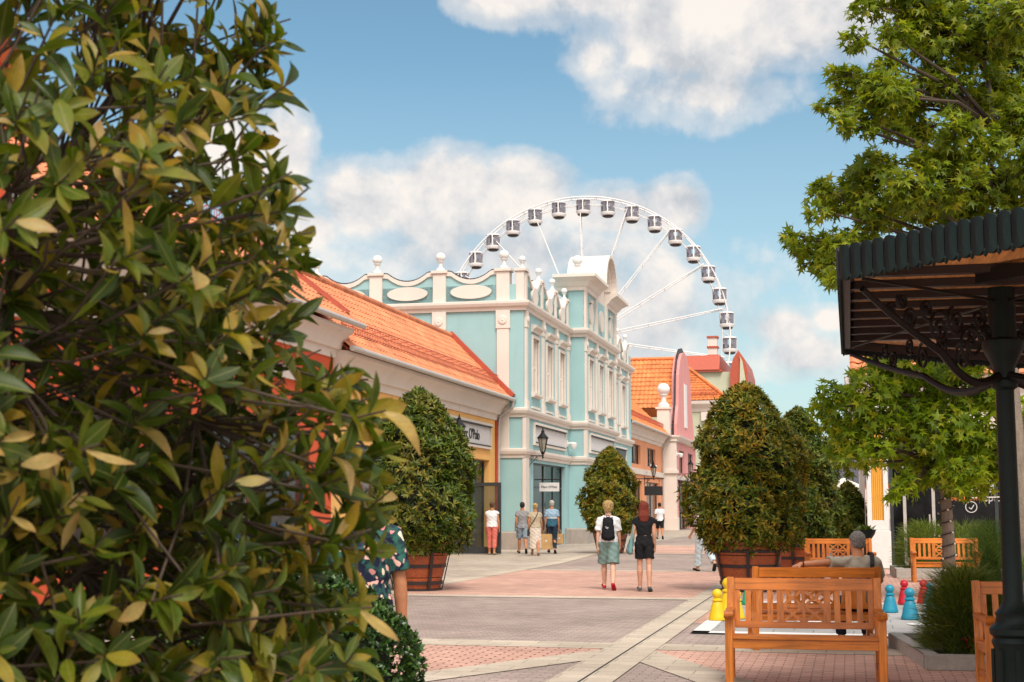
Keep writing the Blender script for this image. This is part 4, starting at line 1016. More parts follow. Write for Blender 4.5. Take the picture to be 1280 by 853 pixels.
mb = MB(); 
k0 = len(mb.v); mb.lathe([(0, -2.6), (.9, -2.6), (.9, -1.6), (.6, -1.4), (.6, 1.4), (.9, 1.6), (.9, 2.6), (0, 2.6)], 0, 0, 20)
mb.v = [(x, z, hz + y) for x, y, z in mb.v]; mb.build('hub', 'wheel', FW, smooth='auto')
for sx in (-1, 1):
    for sy in (-1, 1):
        mb = MB(); mb.tube([(.3 * sx, 2.5 * sy, hz), (9 * sx, 4.2 * sy, 0)], [.35, .5], 10); mb.build('support_leg', 'wheel', FW)
cab = MB(); cab.lathe([(.0, -2.6), (.6, -2.56), (.98, -2.4), (1.15, -2.1), (1.15, -1.95), (1.05, -1.95), (.0, -1.95)], 0, 0, 16)
c0 = None
for i in range(36):
    a = R(90.3 + 10 * i); x, z = (WR - .1) * math.cos(a), hz + (WR - .1) * math.sin(a)
    if c0 is None:
        c0 = cab.build('cabin', 'cabin', FW, smooth='auto'); kids = []
        mb = MB(); mb.lathe([(0, -.02), (.4, -.03), (1.0, -.16), (1.12, -.26), (1.12, -.36), (0, -.36)], 0, 0, 16); kids.append(mb.build('cabin_roof', 'cabin', c0, smooth='auto'))
        mb = MB()
        for j in range(4):
            b0 = R(90 * j + 16); b1 = R(90 * j + 74)
            pts = [(1.06 * math.cos(b0 + (b1 - b0) * q / 5), 1.06 * math.sin(b0 + (b1 - b0) * q / 5)) for q in range(6)]
            for (p, q2) in zip(pts[:-1], pts[1:]): mb.poly([(p[0], p[1], -1.95), (q2[0], q2[1], -1.95), (q2[0], q2[1], -.36), (p[0], p[1], -.36)])
        kids.append(mb.build('glazing', 'cabinwin', c0, fixn=False))
        for j in range(4):
            b = R(90 * j); mb = MB(); mb.bar((1.06 * math.cos(b), 1.06 * math.sin(b), -2.0), (1.06 * math.cos(b), 1.06 * math.sin(b), -.3), .16, .08, (math.cos(b), math.sin(b), 0))
            kids.append(mb.build('cabin_frame', 'cabin', c0))
        m2 = MB(); m2.lathe([(0, -2.74), (.6, -2.72), (.9, -2.55), (0, -2.5)], 0, 0, 12); kids.append(m2.build('underframe', 'strap', c0))
        c0.location = (x, 0, z)
        mb = MB(); mb.lathe([(.0, -1.95), (.3, -1.95), (.35, -1.45), (.2, -1.2), (0, -1.2)], .35, -.3, 8); mb.lathe([(.0, -1.95), (.3, -1.95), (.35, -1.45), (.2, -1.2), (0, -1.2)], -.4, .3, 8); kids.append(mb.build('cabin_seat', 'cabin', c0))
    else:
        c = c0.copy(); COL.objects.link(c); c.parent = FW; c.location = (x, 0, z)
        for kd in kids: q = kd.copy(); COL.objects.link(q); q.parent = c
# ------------------------------------------------------------------ benches
def make_bench():
    o = thing('park_bench', '', 'bench')
    hw = .705
    for sx in (-1, 1):
        x = sx * (hw - .035)
        mb = MB(); mb.box(x - .035, -.30, 0, x + .035, -.23, .60); mb.build('leg', 'woodz', o, bevel=.006)
        mb = MB(); mb.prism([(.20, 0), (.265, 0), (.262, .42), (.34, .93), (.28, .93), (.20, .44)], 'x', x - .034, x + .034); mb.build('leg', 'woodz', o, bevel=.006)
        mb = MB()
        prof = [(-.37, .60), (-.385, .63), (-.36, .655), (-.30, .66), (.02, .645), (.27, .655), (.268, .615), (.0, .605), (-.30, .605), (-.33, .585)]
        mb.prism(prof, 'x', x - .042, x + .042); mb.build('armrest', 'woody', o, bevel=.008)
        mb = MB(); mb.box(x - .02, -.23, .12, x + .02, .20, .17); mb.box(x - .022, -.23, .335, x + .022, .205, .405); mb.build('side_rail', 'woody', o, bevel=.004)
    mb = MB()
    for i in range(5):
        y = -.285 + i * .098; mb.box(-hw + .075 if i == 0 else -hw + .003, y if i else -.305, .408 - i * .004, hw - .075 if i == 0 else hw - .003, y + .085, .432 - i * .004) if i else mb.box(-hw + .072, -.312, .408, hw - .072, -.20, .432)
    mb.build('seat', 'wood', o, bevel=.005)
    mb = MB(); mb.box(-hw + .07, -.29, .325, hw - .07, -.262, .404); mb.box(-hw + .07, .215, .33, hw - .07, .245, .40); mb.build('seat_rail', 'wood', o, bevel=.004)
    def bk(z): return .232 + (z - .44) * .155     # y of the leaning back plane
    mb = MB()
    for z0, z1, th in ((.465, .525, .036), (.81, .92, .04)):
        mb.add([(sx * (hw - .071), bk(z) + dy, z) for z in (z0, z1) for dy in (0, th) for sx in (-1, 1)],
               [(0, 1, 3, 2), (4, 6, 7, 5), (0, 4, 5, 1), (2, 3, 7, 6), (0, 2, 6, 4), (1, 5, 7, 3)])
    mb.build('back_rail', 'wood', o, bevel=.005)
    mb = MB()
    def bb(x0, z0, x1, z1, w, d=.018, y=0.016): mb.bar((x0, bk(z0) + y, z0), (x1, bk(z1) + y, z1), w, d, (0, 1, -.155))
    for sx in (-1, 1):
        for k in range(4): bb(sx * (.305 + k * .102), .52, sx * (.305 + k * .102), .815, .052)
        bb(sx * .213, .52, sx * .213, .815, .062, .022)
    bb(0, .52, 0, .815, .03, .02)
    bb(-.2, .667, .2, .667, .03, .0195)
    for x0, x1 in ((-.19, -.01), (.01, .19)):
        for z0, z1 in ((.525, .662), (.672, .812)):
            bb(x0, z0, x1, z1, .026, .016, .017); bb(x0, z1, x1, z0, .026, .0165, .018)
    mb.build('backrest', 'woodz', o)
    return o
def bench_at(px, py_front, rz=-TH, label='', dy=0):
    p = gp(px, py_front); return p
GB = 'wooden park benches on the square'
bench = make_bench(); bench['label'] = 'nearest wooden bench facing the camera, with lattice centre panel, in front of the game board'; bench['group'] = GB
bench.location = (2.66, 13.15, 0); bench.rotation_euler = (0, 0, -TH * .8)
B2 = Vector((3.39, 16.25, 0)); B2rz = R(180) - TH * .25
dup(bench, B2, B2rz, 'wooden bench with its back to the camera on which the grey haired man sits')
dup(bench, (at(1048, 634, 30.2).x, 30.2, 0), -TH * .5, 'wooden bench between the right tub shrub and the ochre column')
dup(bench, (at(1180, 634, 30.6).x, 30.6, 0), -TH * .8, 'wooden bench in front of the low planter hedge by the sweetgum trunk')
dup(bench, (4.77, 12.5, 0), -TH * .6, 'wooden bench half hidden by the green iron pavilion post')

# ------------------------------------------------------------------ game pieces
PAWN = [(.0, 0), (.135, 0), (.14, .02), (.125, .06), (.095, .2), (.072, .275), (.066, .285), (.085, .295), (.085, .31), (.062, .322), (.05, .335), (.062, .35), (.078, .385), (.078, .415), (.055, .455), (.02, .473), (.0, .475)]
for nm, col in (('yellow', (.72, .47, .01)), ('green', (.01, .30, .15)), ('blue', (.01, .22, .33)), ('red', (.45, .01, .025))):
    M['pawn_' + nm] = plain(nm + '_plastic', col, .42, .12, 8, .4)
pb = None
def pawn(px, py, c, label, k=1.0):
    p = gp(px, py)
    mb = MB(); mb.lathe([(r * k, z * k) for r, z in PAWN], 0, 0, 28)
    o = mb.build('game_piece', 'pawn_' + c, None, smooth='auto'); o.location = (p.x, p.y, .02); o.rotation_euler = (0, 0, rng.uniform(0, 6))
    tag(o, label, 'game piece', 'giant game pieces on the board')
pawn(897, 777, 'yellow', 'yellow game piece nearest the front, just left of the nearest bench', .9)
pawn(911, 770, 'yellow', 'yellow game piece right behind the front left yellow one', 1.13)
pawn(921, 775, 'yellow', 'yellow game piece seen through the first slats of the nearest bench', .85)
pawn(917, 752, 'green', 'green game piece whose head shows above the nearest bench corner', .72)
pawn(935, 757, 'green', 'green game piece seen between the slats of the nearest bench', .76)
pawn(1113, 767, 'blue', 'blue game piece just right of the nearest bench back', .86)
pawn(1138, 776, 'blue', 'blue game piece standing foremost on the right of the board', .92)
pawn(1163, 757, 'blue', 'tall blue game piece at the right edge beside the ornamental grass', .72)
pawn(1166, 767, 'blue', 'blue game piece half hidden by the ornamental grass', .8)
pawn(1131, 757, 'red', 'red game piece behind the foremost blue one', .82)
pawn(1155, 756, 'red', 'red game piece farther right, near the ornamental grass', .8)

# ------------------------------------------------------------------ tub shrubs
M['leaf_tub'] = leafmat('tub_shrub_leaf', [(0, (.020, .038, .005)), (.35, (.052, .095, .008)), (.7, (.098, .145, .012)), (.92, (.18, .20, .018)), (1, (.25, .21, .025))], .25, .42, spec=.28, clump=(.28, .20, .035), clump_scale=1.6)
M['leaf_tub2'] = leafmat('tub_shrub_leaf_bright', [(0, (.028, .046, .005)), (.35, (.078, .115, .008)), (.7, (.15, .18, .012)), (.92, (.28, .24, .018)), (1, (.42, .21, .025))], .25, .42, spec=.28, clump=(.46, .24, .02), clump_scale=2.2)
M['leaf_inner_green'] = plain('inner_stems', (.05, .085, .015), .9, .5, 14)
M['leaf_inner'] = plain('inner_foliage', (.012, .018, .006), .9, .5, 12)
def shrub_profile(h): return np.interp(h, [0, .06, .2, .38, .58, .76, .9, .97, 1.0], [.62, .82, .98, 1.0, .90, .68, .42, .2, .03])
def bumpy(th, h, seed):
    r = np.random.default_rng(seed); s = 0
    for k in range(7):
        f1, f2 = r.integers(1, 6), r.uniform(2, 13); s = s + r.uniform(.03, .075) * np.sin(f1 * th + f2 * h + r.uniform(0, 6.28))
    return 1 + s
def make_tub_shrub(name, label, loc, Rm, H, z0, seed, mat, nw=2100, group=None, rz=0, leaf=.135):
    o = thing(name, label, 'shrub', loc, rz, group)
    h = rng.beta(1.15, 1.25, nw); th = rng.uniform(0, 6.2832, nw); dep = 1 - np.abs(rng.normal(0, .11, nw)); dep = np.where(rng.random(nw) < .16, dep + rng.uniform(.02, .13, nw), dep)
    rr = Rm * shrub_profile(h) * bumpy(th, h * 2, seed) * dep
    P = np.stack([rr * np.cos(th), rr * np.sin(th), z0 + H * h], 1)
    nz = np.interp(h, [0, .3, .6, 1], [-.15, .25, .55, 1.0])
    D = np.stack([np.cos(th), np.sin(th), nz], 1) + rng.normal(0, .25, (nw, 3)); D[:, 2] += .25; D /= np.linalg.norm(D, axis=1, keepdims=True)
    p, d, u = whorls(P, D, 8, .95, .3)
    sz = rng.uniform(.65, 1.15, len(p)) * leaf
    leafcloud('foliage', *LEAF_SMALL, p, d, u, sz, mat, o, wid=rng.uniform(.6, .95, len(p)))
    mb = MB(); mb.tube([(0, 0, z0 - .6), (.02, 0, z0 + H * .3), (0, .02, z0 + H * .7)], [.07, .05, .02], 8)
    for i in range(14):
        a = i * 2.4; hh = .12 + .055 * i; r_ = Rm * float(shrub_profile(np.array(hh))) * .7
        mb.tube([(0, 0, z0 + H * hh * .7), (r_ * .5 * math.cos(a), r_ * .5 * math.sin(a), z0 + H * (hh * .9)), (r_ * math.cos(a), r_ * math.sin(a), z0 + H * hh)], [.03, .02, .01], 6)
    mb.build('trunk', 'bark', o)
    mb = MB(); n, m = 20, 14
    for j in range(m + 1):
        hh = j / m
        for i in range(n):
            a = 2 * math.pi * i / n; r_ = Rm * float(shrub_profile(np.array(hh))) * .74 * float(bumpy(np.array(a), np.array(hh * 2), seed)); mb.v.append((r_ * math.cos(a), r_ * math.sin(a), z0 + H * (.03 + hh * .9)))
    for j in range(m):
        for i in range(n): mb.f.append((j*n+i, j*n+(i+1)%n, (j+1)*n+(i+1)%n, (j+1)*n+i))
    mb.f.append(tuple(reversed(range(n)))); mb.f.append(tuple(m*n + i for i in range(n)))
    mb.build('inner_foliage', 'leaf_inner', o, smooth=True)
    return o
def make_tub(label, loc, rt, rb, h, rz=0, group='timber plant tubs', sides=18, straps=(0, 2, 4, 6)):
    o = thing('plant_tub', label, 'planter', loc, rz, group)
    n = sides; rows = 4; mb = MB()
    for k in range(rows):
        z0 = h * (k / rows) + .05; z1 = h * ((k + 1) / rows) + .05 - .014
        r0 = rb + (rt - rb) * (k / rows); r1 = rb + (rt - rb) * ((k + 1) / rows)
        mb.lathe([(r0 - .05, z0), (r0 + .006 * k, z0), (r1 + .006 * k, z1), (r1 - .05, z1)], 0, 0, n)
    mb.build('tub', 'tub', o, smooth='auto')
    mb = MB(); mb.lathe([(rb - .03, .0), (rb - .03, h), (rt - .06, h + .02), (rt - .06, h - .02), (0, h - .02)], 0, 0, n); mb.build('soil', 'soil', o)
    for zf in (.12, .50, .83):
        r_ = rb + (rt - rb) * zf + .022
        mb = MB(); mb.lathe([(r_ - .02, h*zf + .02), (r_, h*zf + .02), (r_ + .007, h*zf + .085), (r_ - .02, h*zf + .085)], 0, 0, n); mb.build('hoop', 'strap', o)
    mb = MB(); mb.lathe([(rt - .05, h + .03), (rt + .045, h + .03), (rt + .05, h + .075), (rt - .05, h + .075)], 0, 0, n); mb.build('rim', 'tub', o)
    for i in range(6):
        a = 2 * math.pi * i / 6 + .35
        mb = MB(); mb.bar(((rb + .03) * math.cos(a), (rb + .03) * math.sin(a), .03), ((rt + .022) * math.cos(a), (rt + .022) * math.sin(a), h * .93), .06, .02, (math.cos(a), math.sin(a), 0)); mb.build('strap', 'strap', o)
    mb = MB(); mb.lathe([(rb + .02, 0), (rb + .03, 0), (rb + .03, .045), (rb - .05, .045)], 0, 0, n); mb.build('foot_ring', 'strap', o)
    return o
GS = 'clipped evergreen shrubs in timber tubs'
def tubset(px, py, rt, rb, h, Rm, H, seed, mat, l1, l2, nw=2300, Y=None):
    p = gp(px, py) if Y is None else Vector((at(px, 634, Y).x, Y, 0))
    make_tub(l1, tuple(p), rt, rb, h, seed * .7); make_tub_shrub('tub_shrub', l2, tuple(p), Rm, H, h - .12, seed, mat, nw, GS, seed * 1.3)
tubset(522, 738, .61, .44, .84, 1.10, 3.12, 1, 'leaf_tub', 'orange timber tub with iron straps under the left shrub', 'dark green cone shaped shrub in the left timber tub, in front of the yellow shop')
tubset(763, 692, .6, .42, .8, .95, 2.95, 2, 'leaf_tub2', 'timber tub of the small middle shrub, behind the walking couple', 'cone shaped shrub before the turquoise building, middle one')
tubset(936, 739, .66, .5, .86, 1.10, 3.2, 3, 'leaf_tub2', 'reddish timber tub under the large yellowish shrub behind the benches', 'large rounded shrub with yellow and orange shoots behind the two benches', 2700)
tubset(1000, 0, .62, .46, .84, .86, 3.05, 4, 'leaf_tub', 'timber tub under the dark shrub next to the ochre column', 'dark shrub standing just right of the large yellowish shrub', Y=32.0)
tubset(1060, 0, .45, .35, .6, .52, 1.75, 5, 'leaf_tub', 'timber tub under the smaller shrub left of the ochre column', 'smaller brownish shrub close to the left side of the ochre column', 1100, Y=39.5)
# small grey planter box by the turquoise wall
p = gp(744, 676); bpx = thing('planter_box', 'small dark grey planter box against the turquoise wall', 'planter', tuple(p), -TH)
mb = MB(); mb.prism([(-.28, 0), (.28, 0), (.36, .62), (-.36, .62)], 'y', -.3, .3); mb.build('box', 'dark', bpx); mb = MB(); mb.box(-.32, -.27, .6, .32, .27, .64); mb.build('soil', 'soil', bpx)
# dark urn planter beside the column
p = at(1080, 634, 34.5); ur = thing('urn_planter', 'dark green urn planter on a stand left of the ochre column', 'planter', (p.x, p.y, 0))
mb = MB(); mb.lathe([(0, 0), (.2, 0), (.2, .1), (.09, .2), (.09, .75), (.14, .8), (.24, .95), (.27, 1.05), (.24, 1.05), (0, 1.0)], 0, 0, 20); mb.build('urn', 'green_iron', ur, smooth='auto')
P_ = np.stack([rng.normal(0, .08, 60), rng.normal(0, .08, 60), np.full(60, 1.02)], 1); D_ = rand_unit(60); D_[:, 2] = np.abs(D_[:, 2]) + .3
leafcloud('plant', *LEAF_SMALL, P_, D_, np.tile([[0, 0, 1.]], (60, 1)), rng.uniform(.1, .2, 60), 'leaf_tub', ur)

# ------------------------------------------------------------------ sweetgum trees
M['leaf_gum'] = leafmat('sweetgum_leaf', [(0, (.09, .145, .008)), (.4, (.165, .25, .011)), (.75, (.26, .345, .016)), (1, (.38, .37, .025))], .45, .45, tcol=1.7, spec=.3)
M['leaf_gum2'] = leafmat('sweetgum_leaf_dark', [(0, (.085, .125, .008)), (.4, (.15, .205, .011)), (.75, (.235, .285, .016)), (1, (.34, .32, .025))], .42, .45, tcol=1.6, spec=.3)
def tree(name, label, base, trunk, blobs, Y0, mat, leafsz, dens, spread=1.3, rt=.13, extra_fill=None, seed=1):
    r_ = random.Random(seed)
    o = thing(name, label, 'tree', base)
    bx, by, bz = base
    T = MB(); tp = [(x - bx, y - by, z) for x, y, z in trunk]
    n = len(tp); T.tube(tp, [rt * (1 - .8 * i / (n - 1)) for i in range(n)], 10)
    T.build('trunk', 'bark', o, smooth=True)
    Bm = MB(); PS, DS = [], []
    for (px, py, pr) in blobs:
        Y = Y0 + r_.uniform(-spread, spread); c = at(px, py, Y); c = Vector((c.x - bx, c.y - by, c.z)); rad = pr * Y / F
        # limb from the trunk to the clump
        ts = min(range(n), key=lambda i: abs(tp[i][2] - (c.z - .25 * (Vector((c.x, c.y)) - Vector((tp[i][0], tp[i][1]))).length)) + (0 if i > 1 else 3))
        a = Vector(tp[ts]); m1 = a.lerp(c, .4) + Vector((r_.uniform(-.12, .12), r_.uniform(-.12, .12), .1 + .04 * (c - a).length)); m2 = a.lerp(c, .75) + Vector((r_.uniform(-.1, .1), r_.uniform(-.1, .1), .1))
        Bm.tube([a, m1, m2, c], [.045, .032, .022, .009], 6)
        k = max(4, int(dens * (pr / 30) ** 2))
        q = rand_unit(k) * (rng.random((k, 1)) ** .45) * rad * np.array([[1.05, 1.0, .85]]) + np.array(c)[None, :]
        for w in range(0, k, 3):
            e = Vector(q[w]); mid = c.lerp(e, .5) + Vector((0, 0, .03)); Bm.tube([m2.lerp(c, .6), mid, e], [.011, .008, .004], 4, False)
        PS.append(q); dd = q - np.array(c)[None, :]; dd /= np.maximum(np.linalg.norm(dd, axis=1, keepdims=True), 1e-3); DS.append(dd)
    P, D = np.concatenate(PS), np.concatenate(DS)
    D = D * .6 + rng.normal(0, .35, D.shape) + np.array([[0, 0, .35]]); D /= np.linalg.norm(D, axis=1, keepdims=True)
    p, d, u = whorls(P, D, 6, 1.15, .35)
    d[:, 2] -= .35
    u = u + rng.normal(0, .35, u.shape) + np.array([[0, -.1, .5]])
    Bm.build('branches', 'twig', o, fixn=False)
    leafcloud('crown', *LEAF_STAR, p + d * .05, d, u, rng.uniform(.6, 1.15, len(p)) * leafsz, mat, o)
    return o
tb = at(1183, 634, 25.5)
tA = [(tb.x, 25.5, 0), (tb.x + .02, 25.5, 1.2), (tb.x - .02, 25.52, 2.2), (tb.x + .03, 25.5, 3.2), (tb.x + .0, 25.45, 4.3), (tb.x - .04, 25.5, 5.2)]
lower = [(1039,493,22),(1042,527,26),(1034,512,18),(1052,556,24),(1066,560,26),(1088,490,30),(1104,470,28),(1130,462,30),(1165,475,38),(1200,480,38),(1232,495,32),(1100,522,36),(1140,525,40),(1180,535,42),(1215,545,38),(1068,582,20),(1092,562,22),(1120,566,26),(1160,578,28),(1200,585,34),(1232,575,32),(1136,606,16),(1122,616,12),(1150,596,18),(1075,530,26),(1060,500,20),(1100,450,18),(1140,440,20),(1180,440,28),(1215,450,30),(1225,600,24),(1195,606,20),(1268,585,22),(1275,560,24),(1275,520,26),(1070,470,14),(1290,540,30),(1150,505,34)]
tree('sweetgum_tree', 'small bright green sweetgum whose trunk stands before the black glass shop', (tb.x, 25.5, 0), tA, lower, 25.3, 'leaf_gum', .185, 38, 1.1, .125, seed=4)
ls = thing('light_string', 'dark light string wound around the trunk of the smaller sweetgum', 'string lights', (tb.x, 25.5, 0))
mb = MB(); mb.tube([(.128 * math.cos(i * .5), .128 * math.sin(i * .5), .35 + i * .0165) for i in range(110)], .012, 5); mb.build('cable', 'strap', ls)
mb = MB()
for i in range(0, 110, 4): mb.box(.14 * math.cos(i * .5) - .014, .14 * math.sin(i * .5) - .014, .335 + i * .0165, .14 * math.cos(i * .5) + .014, .14 * math.sin(i * .5) + .014, .365 + i * .0165)
mb.build('bulbs', 'canvas', ls)
tb2 = at(1272, 634, 23.0)
tB_ = [(tb2.x, 23, 0), (tb2.x + .05, 23, 2.0), (tb2.x - .02, 23, 3.6), (tb2.x + .1, 23.05, 5.2), (tb2.x + .06, 23, 6.6), (tb2.x - .1, 23, 7.8), (tb2.x - .25, 23, 9.0)]
upper = [(1080,7,20),(1110,-8,30),(1072,49,18),(1118,44,22),(1140,20,34),(1058,93,20),(1080,112,32),(1041,130,18),(1052,150,16),(1075,150,24),(1112,120,36),(1129,140,38),(1171,48,50),(1224,32,54),(1268,60,46),(1178,105,44),(1234,118,48),(1270,150,40),(1150,165,24),(1120,168,16),(1190,160,30),(1160,200,28),(1200,200,24),(1240,180,26),(1185,225,46),(1140,235,36),(1085,215,28),(1065,222,22),(1100,200,20),(1051,245,32),(1030,240,18),(1022,262,14),(1086,250,36),(1120,265,30),(1171,262,40),(1224,250,46),(1262,220,38),(1280,255,36),(988,294,14),(1004,300,14),(1018,318,22),(1037,332,22),(1052,345,14),(1068,300,18),(1050,300,20),(1030,300,16),(1090,282,18),(1040,350,12),(1000,310,12),(1285,20,50),(1290,120,50),(1175,-20,40),(1230,-30,50),(1310,200,50),(1150,5,30),(1110,85,20),(1210,290,28),(1250,300,30)]
tree('sweetgum_tree', 'tall sweetgum spreading over the pavilion roof in the upper right', (tb2.x, 23, 0), tB_, upper, 22.6, 'leaf_gum2', .17, 42, 1.3, .16, seed=9)

# ------------------------------------------------------------------ planting beds and clumps on the right
def bed(label, x0, y0, x1, y1, rz, h=.16, w=.16, loc=(0, 0, 0)):
    o = thing('planting_bed', label, 'planting bed', loc, rz)
    mb = MB(); mb.box(x0, y0, 0, x1, y0 + w, h); mb.box(x0, y1 - w, 0, x1, y1, h); mb.box(x0, y0 + w, 0, x0 + w, y1 - w, h); mb.box(x1 - w, y0 + w, 0, x1, y1 - w, h); mb.build('kerb', 'kerb', o, bevel=.012)
    mb = MB(); mb.box(x0 + w, y0 + w, 0, x1 - w, y1 - w, h - .05); mb.build('soil', 'soil', o)
    return o
M['blade'] = leafmat('grass_blade', [(0, (.06, .095, .012)), (.4, (.11, .165, .02)), (.8, (.17, .23, .035)), (1, (.3, .27, .07))], .35, .5, spec=.25)
M['conifer'] = leafmat('soft_green_tuft', [(0, (.05, .10, .012)), (.5, (.10, .18, .02)), (1, (.17, .27, .035))], .35, .5)
M['flower'] = leafmat('red_flower', [(0, (.35, .01, .012)), (1, (.6, .03, .03))], .2, .5)
BLADE = grid_leaf(6, [.012, .016, .015, .012, .008, .001], .1, .55)
def clump(name, label, cat, loc, R0, H, n, blade, mat, up=1.0, group=None, squash=1.0):
    o = thing(name, label, cat, loc, 0, group)
    th = rng.uniform(0, 6.2832, n); rr = R0 * np.sqrt(rng.random(n)); zz = H * np.sqrt(np.maximum(1 - (rr / R0) ** 4, 0)) * rng.random(n) ** .7
    P = np.stack([rr * np.cos(th), rr * squash * np.sin(th), zz], 1)
    D = np.stack([np.cos(th) * rr / R0, np.sin(th) * rr / R0, np.full(n, up)], 1) + rng.normal(0, .35, (n, 3)); D /= np.linalg.norm(D, axis=1, keepdims=True)
    leafcloud('foliage', *BLADE, P, D, np.stack([np.cos(th), np.sin(th), np.zeros(n)], 1) * -1 + rng.normal(0, .3, (n, 3)), rng.uniform(.6, 1.2, n) * blade, mat, o)
    mb = MB()
    for i in range(9):
        a = i * .7; mb.tube([(0, 0, 0), (.3 * R0 * math.cos(a), .3 * R0 * math.sin(a), H * .35), (.6 * R0 * math.cos(a), .6 * R0 * squash * math.sin(a), H * .6)], [.02, .012, .004], 5)
    n_, m_ = 18, 8
    mb.build('stems', 'twig', o)
    mb = MB()
    for j in range(m_ + 1):
        f = j / m_
        for i in range(n_):
            a = 2 * math.pi * i / n_; r_ = R0 * .6 * math.sqrt(max(1 - f ** 1.8, 0.0004)); mb.v.append((r_ * math.cos(a), r_ * squash * math.sin(a), H * .82 * f))
    for j in range(m_):
        for i in range(n_): mb.f.append((j*n_+i, j*n_+(i+1)%n_, (j+1)*n_+(i+1)%n_, (j+1)*n_+i))
    mb.f.append(tuple(m_*n_ + i for i in range(n_)))
    mb.build('inner_foliage', 'leaf_inner_green', o, smooth=True)
    return o
q0 = gp(1152, 800)
bed('low granite kerb bed with ornamental grass behind the half hidden bench', 0, 0, 3.2, 2.6, -TH * .5, .15, .15, tuple(gp(1159, 839)))
gc = at(1206, 634, 14.6); clump('ornamental_grass', 'bushy dark green ornamental grass in the granite kerb bed', 'plant', (gc.x, 14.75, .1), .37, .80, 10000, .19, 'blade', 1.0)
gc = at(1215, 634, 17.0); clump('juniper_shrub', 'feathery bright green shrub rising behind the ornamental grass', 'shrub', (gc.x - .02, 16.4, 0), .30, 1.42, 15000, .10, 'conifer', .7)
n = 70; P_ = np.stack([rng.uniform(4.5, 5.7, n), rng.uniform(14.1, 14.4, n), rng.uniform(.18, .36, n)], 1); D_ = rand_unit(n); D_[:, 1] -= .8; D_[:, 2] += .4
fl_ = leafcloud('red_flowers', *LEAF_BOX, *whorls(P_, D_, 5, .9, .2), np.tile(rng.uniform(.04, .07, n)[:, None], (1, 5)).ravel(), 'flower', None); tag(fl_, 'small red flowers at the foot of the ornamental grass', 'flowers', kind='stuff')
P2 = P_ - np.array([[0, 0, .06]]) + rng.normal(0, .04, P_.shape); P2[:, 2] = np.maximum(P2[:, 2], .14)
fl2 = leafcloud('flower_leaves', *LEAF_SMALL, *whorls(P2, rand_unit(n) + np.array([[0, 0, .8]]), 7, 1.0, .3), rng.uniform(.07, .13, n * 7), 'leaf_tub', None); tag(fl2, 'low green leaves around the red flowers in the granite bed', 'ground cover', kind='stuff')
p = gp(1128, 712); bed('low stone kerb bed of the clipped hedge beside the ochre column', 0, 0, 4.6, 2.0, -TH * .8, .22, .2, (at(1124, 634, 31.8).x, 32.2, 0))
gc = at(1155, 634, 33.0); clump('low_hedge', 'low clipped grassy hedge behind the bench by the sweetgum trunk', 'hedge', (gc.x, 33.0, .15), .62, 1.05, 6000, .22, 'blade', .9)
gc = at(1205, 634, 33.4); clump('low_hedge', 'grassy hedge at the right of the sweetgum trunk, mostly behind the feathery shrub', 'hedge', (gc.x, 33.4, .15), .8, 1.0, 4000, .25, 'blade', .9)
gc = at(1275, 634, 20.5); clump('juniper_shrub', 'green shrub at the right edge behind the pavilion post', 'shrub', (gc.x + .1, 20.5, 0), .5, .8, 4000, .22, 'conifer', .8)

# ------------------------------------------------------------------ boxwood in front of the man in the floral shirt
M['leaf_box'] = leafmat('boxwood_leaf', [(0, (.012, .03, .008)), (.5, (.025, .06, .012)), (.85, (.05, .11, .02)), (1, (.10, .2, .03))], .2, .3, clump=(.11, .21, .03), clump_scale=4)
bo = thing('boxwood_shrub', 'dark green boxwood ball at the lower left beside the foreground shrub', 'shrub', (-1.2, 7.6, 0))
n = 6200; d = rand_unit(n); d[:, 2] = np.where(d[:, 2] < -.55, -d[:, 2], d[:, 2])
lump = 1 + .07 * np.sin(5 * d[:, 0] + 3 * d[:, 2]) + .06 * np.sin(7 * d[:, 1] + 4) + .05 * np.sin(9 * d[:, 2] + 6 * d[:, 0])
P_ = d * (.74 * lump * (1 - np.abs(rng.normal(0, .07, n))))[:, None] * np.array([[1.05, 1.0, .98]]) + np.array([[0, 0, .64]])
p, dd, u = whorls(P_, d + rng.normal(0, .35, d.shape) + np.array([[0, 0, .3]]), 8, .8, .3)
leafcloud('foliage', *LEAF_BOX, p, dd, u, rng.uniform(.022, .04, len(p)), 'leaf_box', bo)
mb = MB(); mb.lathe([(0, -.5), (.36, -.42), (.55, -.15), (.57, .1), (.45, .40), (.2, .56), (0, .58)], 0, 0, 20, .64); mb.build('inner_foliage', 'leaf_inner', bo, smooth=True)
mb = MB(); mb.tube([(0, 0, 0), (0, 0, .4)], [.05, .04], 8); mb.build('trunk', 'bark', bo)

# ------------------------------------------------------------------ foreground shrub
M['leaf_fore'] = leafmat('foreground_leaf', [(0, (.024, .044, .004)), (.38, (.054, .088, .006)), (.62, (.10, .135, .009)), (.80, (.20, .19, .015)), (.92, (.34, .23, .025)), (1, (.46, .33, .14))], .36, .42, tcol=1.5, spec=.3, veins=True)
fs = thing('foreground_shrub', 'large close shrub with glossy olive and yellow leaves filling the left side', 'shrub', (-1.12, 2.85, 0))
FX0, FY0 = -1.12, 2.85
def fore_R(z): return np.interp(z, [.2, .6, .9, 1.2, 1.5, 1.75, 1.95, 2.12, 2.3, 2.5, 2.8, 3.2], [.52, .68, .74, .77, .79, .80, .72, .80, .66, .62, .5, .2])
nw = 2500
z = rng.uniform(.35, 3.1, nw); th = rng.uniform(0, 6.2832, nw); dep = rng.uniform(.25, 1.0, nw) ** .5
lum = 1 + .10 * np.sin(3 * th + 5 * z) + .09 * np.sin(5 * th - 7 * z + 1)
rr = fore_R(z) * dep * lum
P_ = np.stack([rr * np.cos(th), rr * np.sin(th), z], 1)
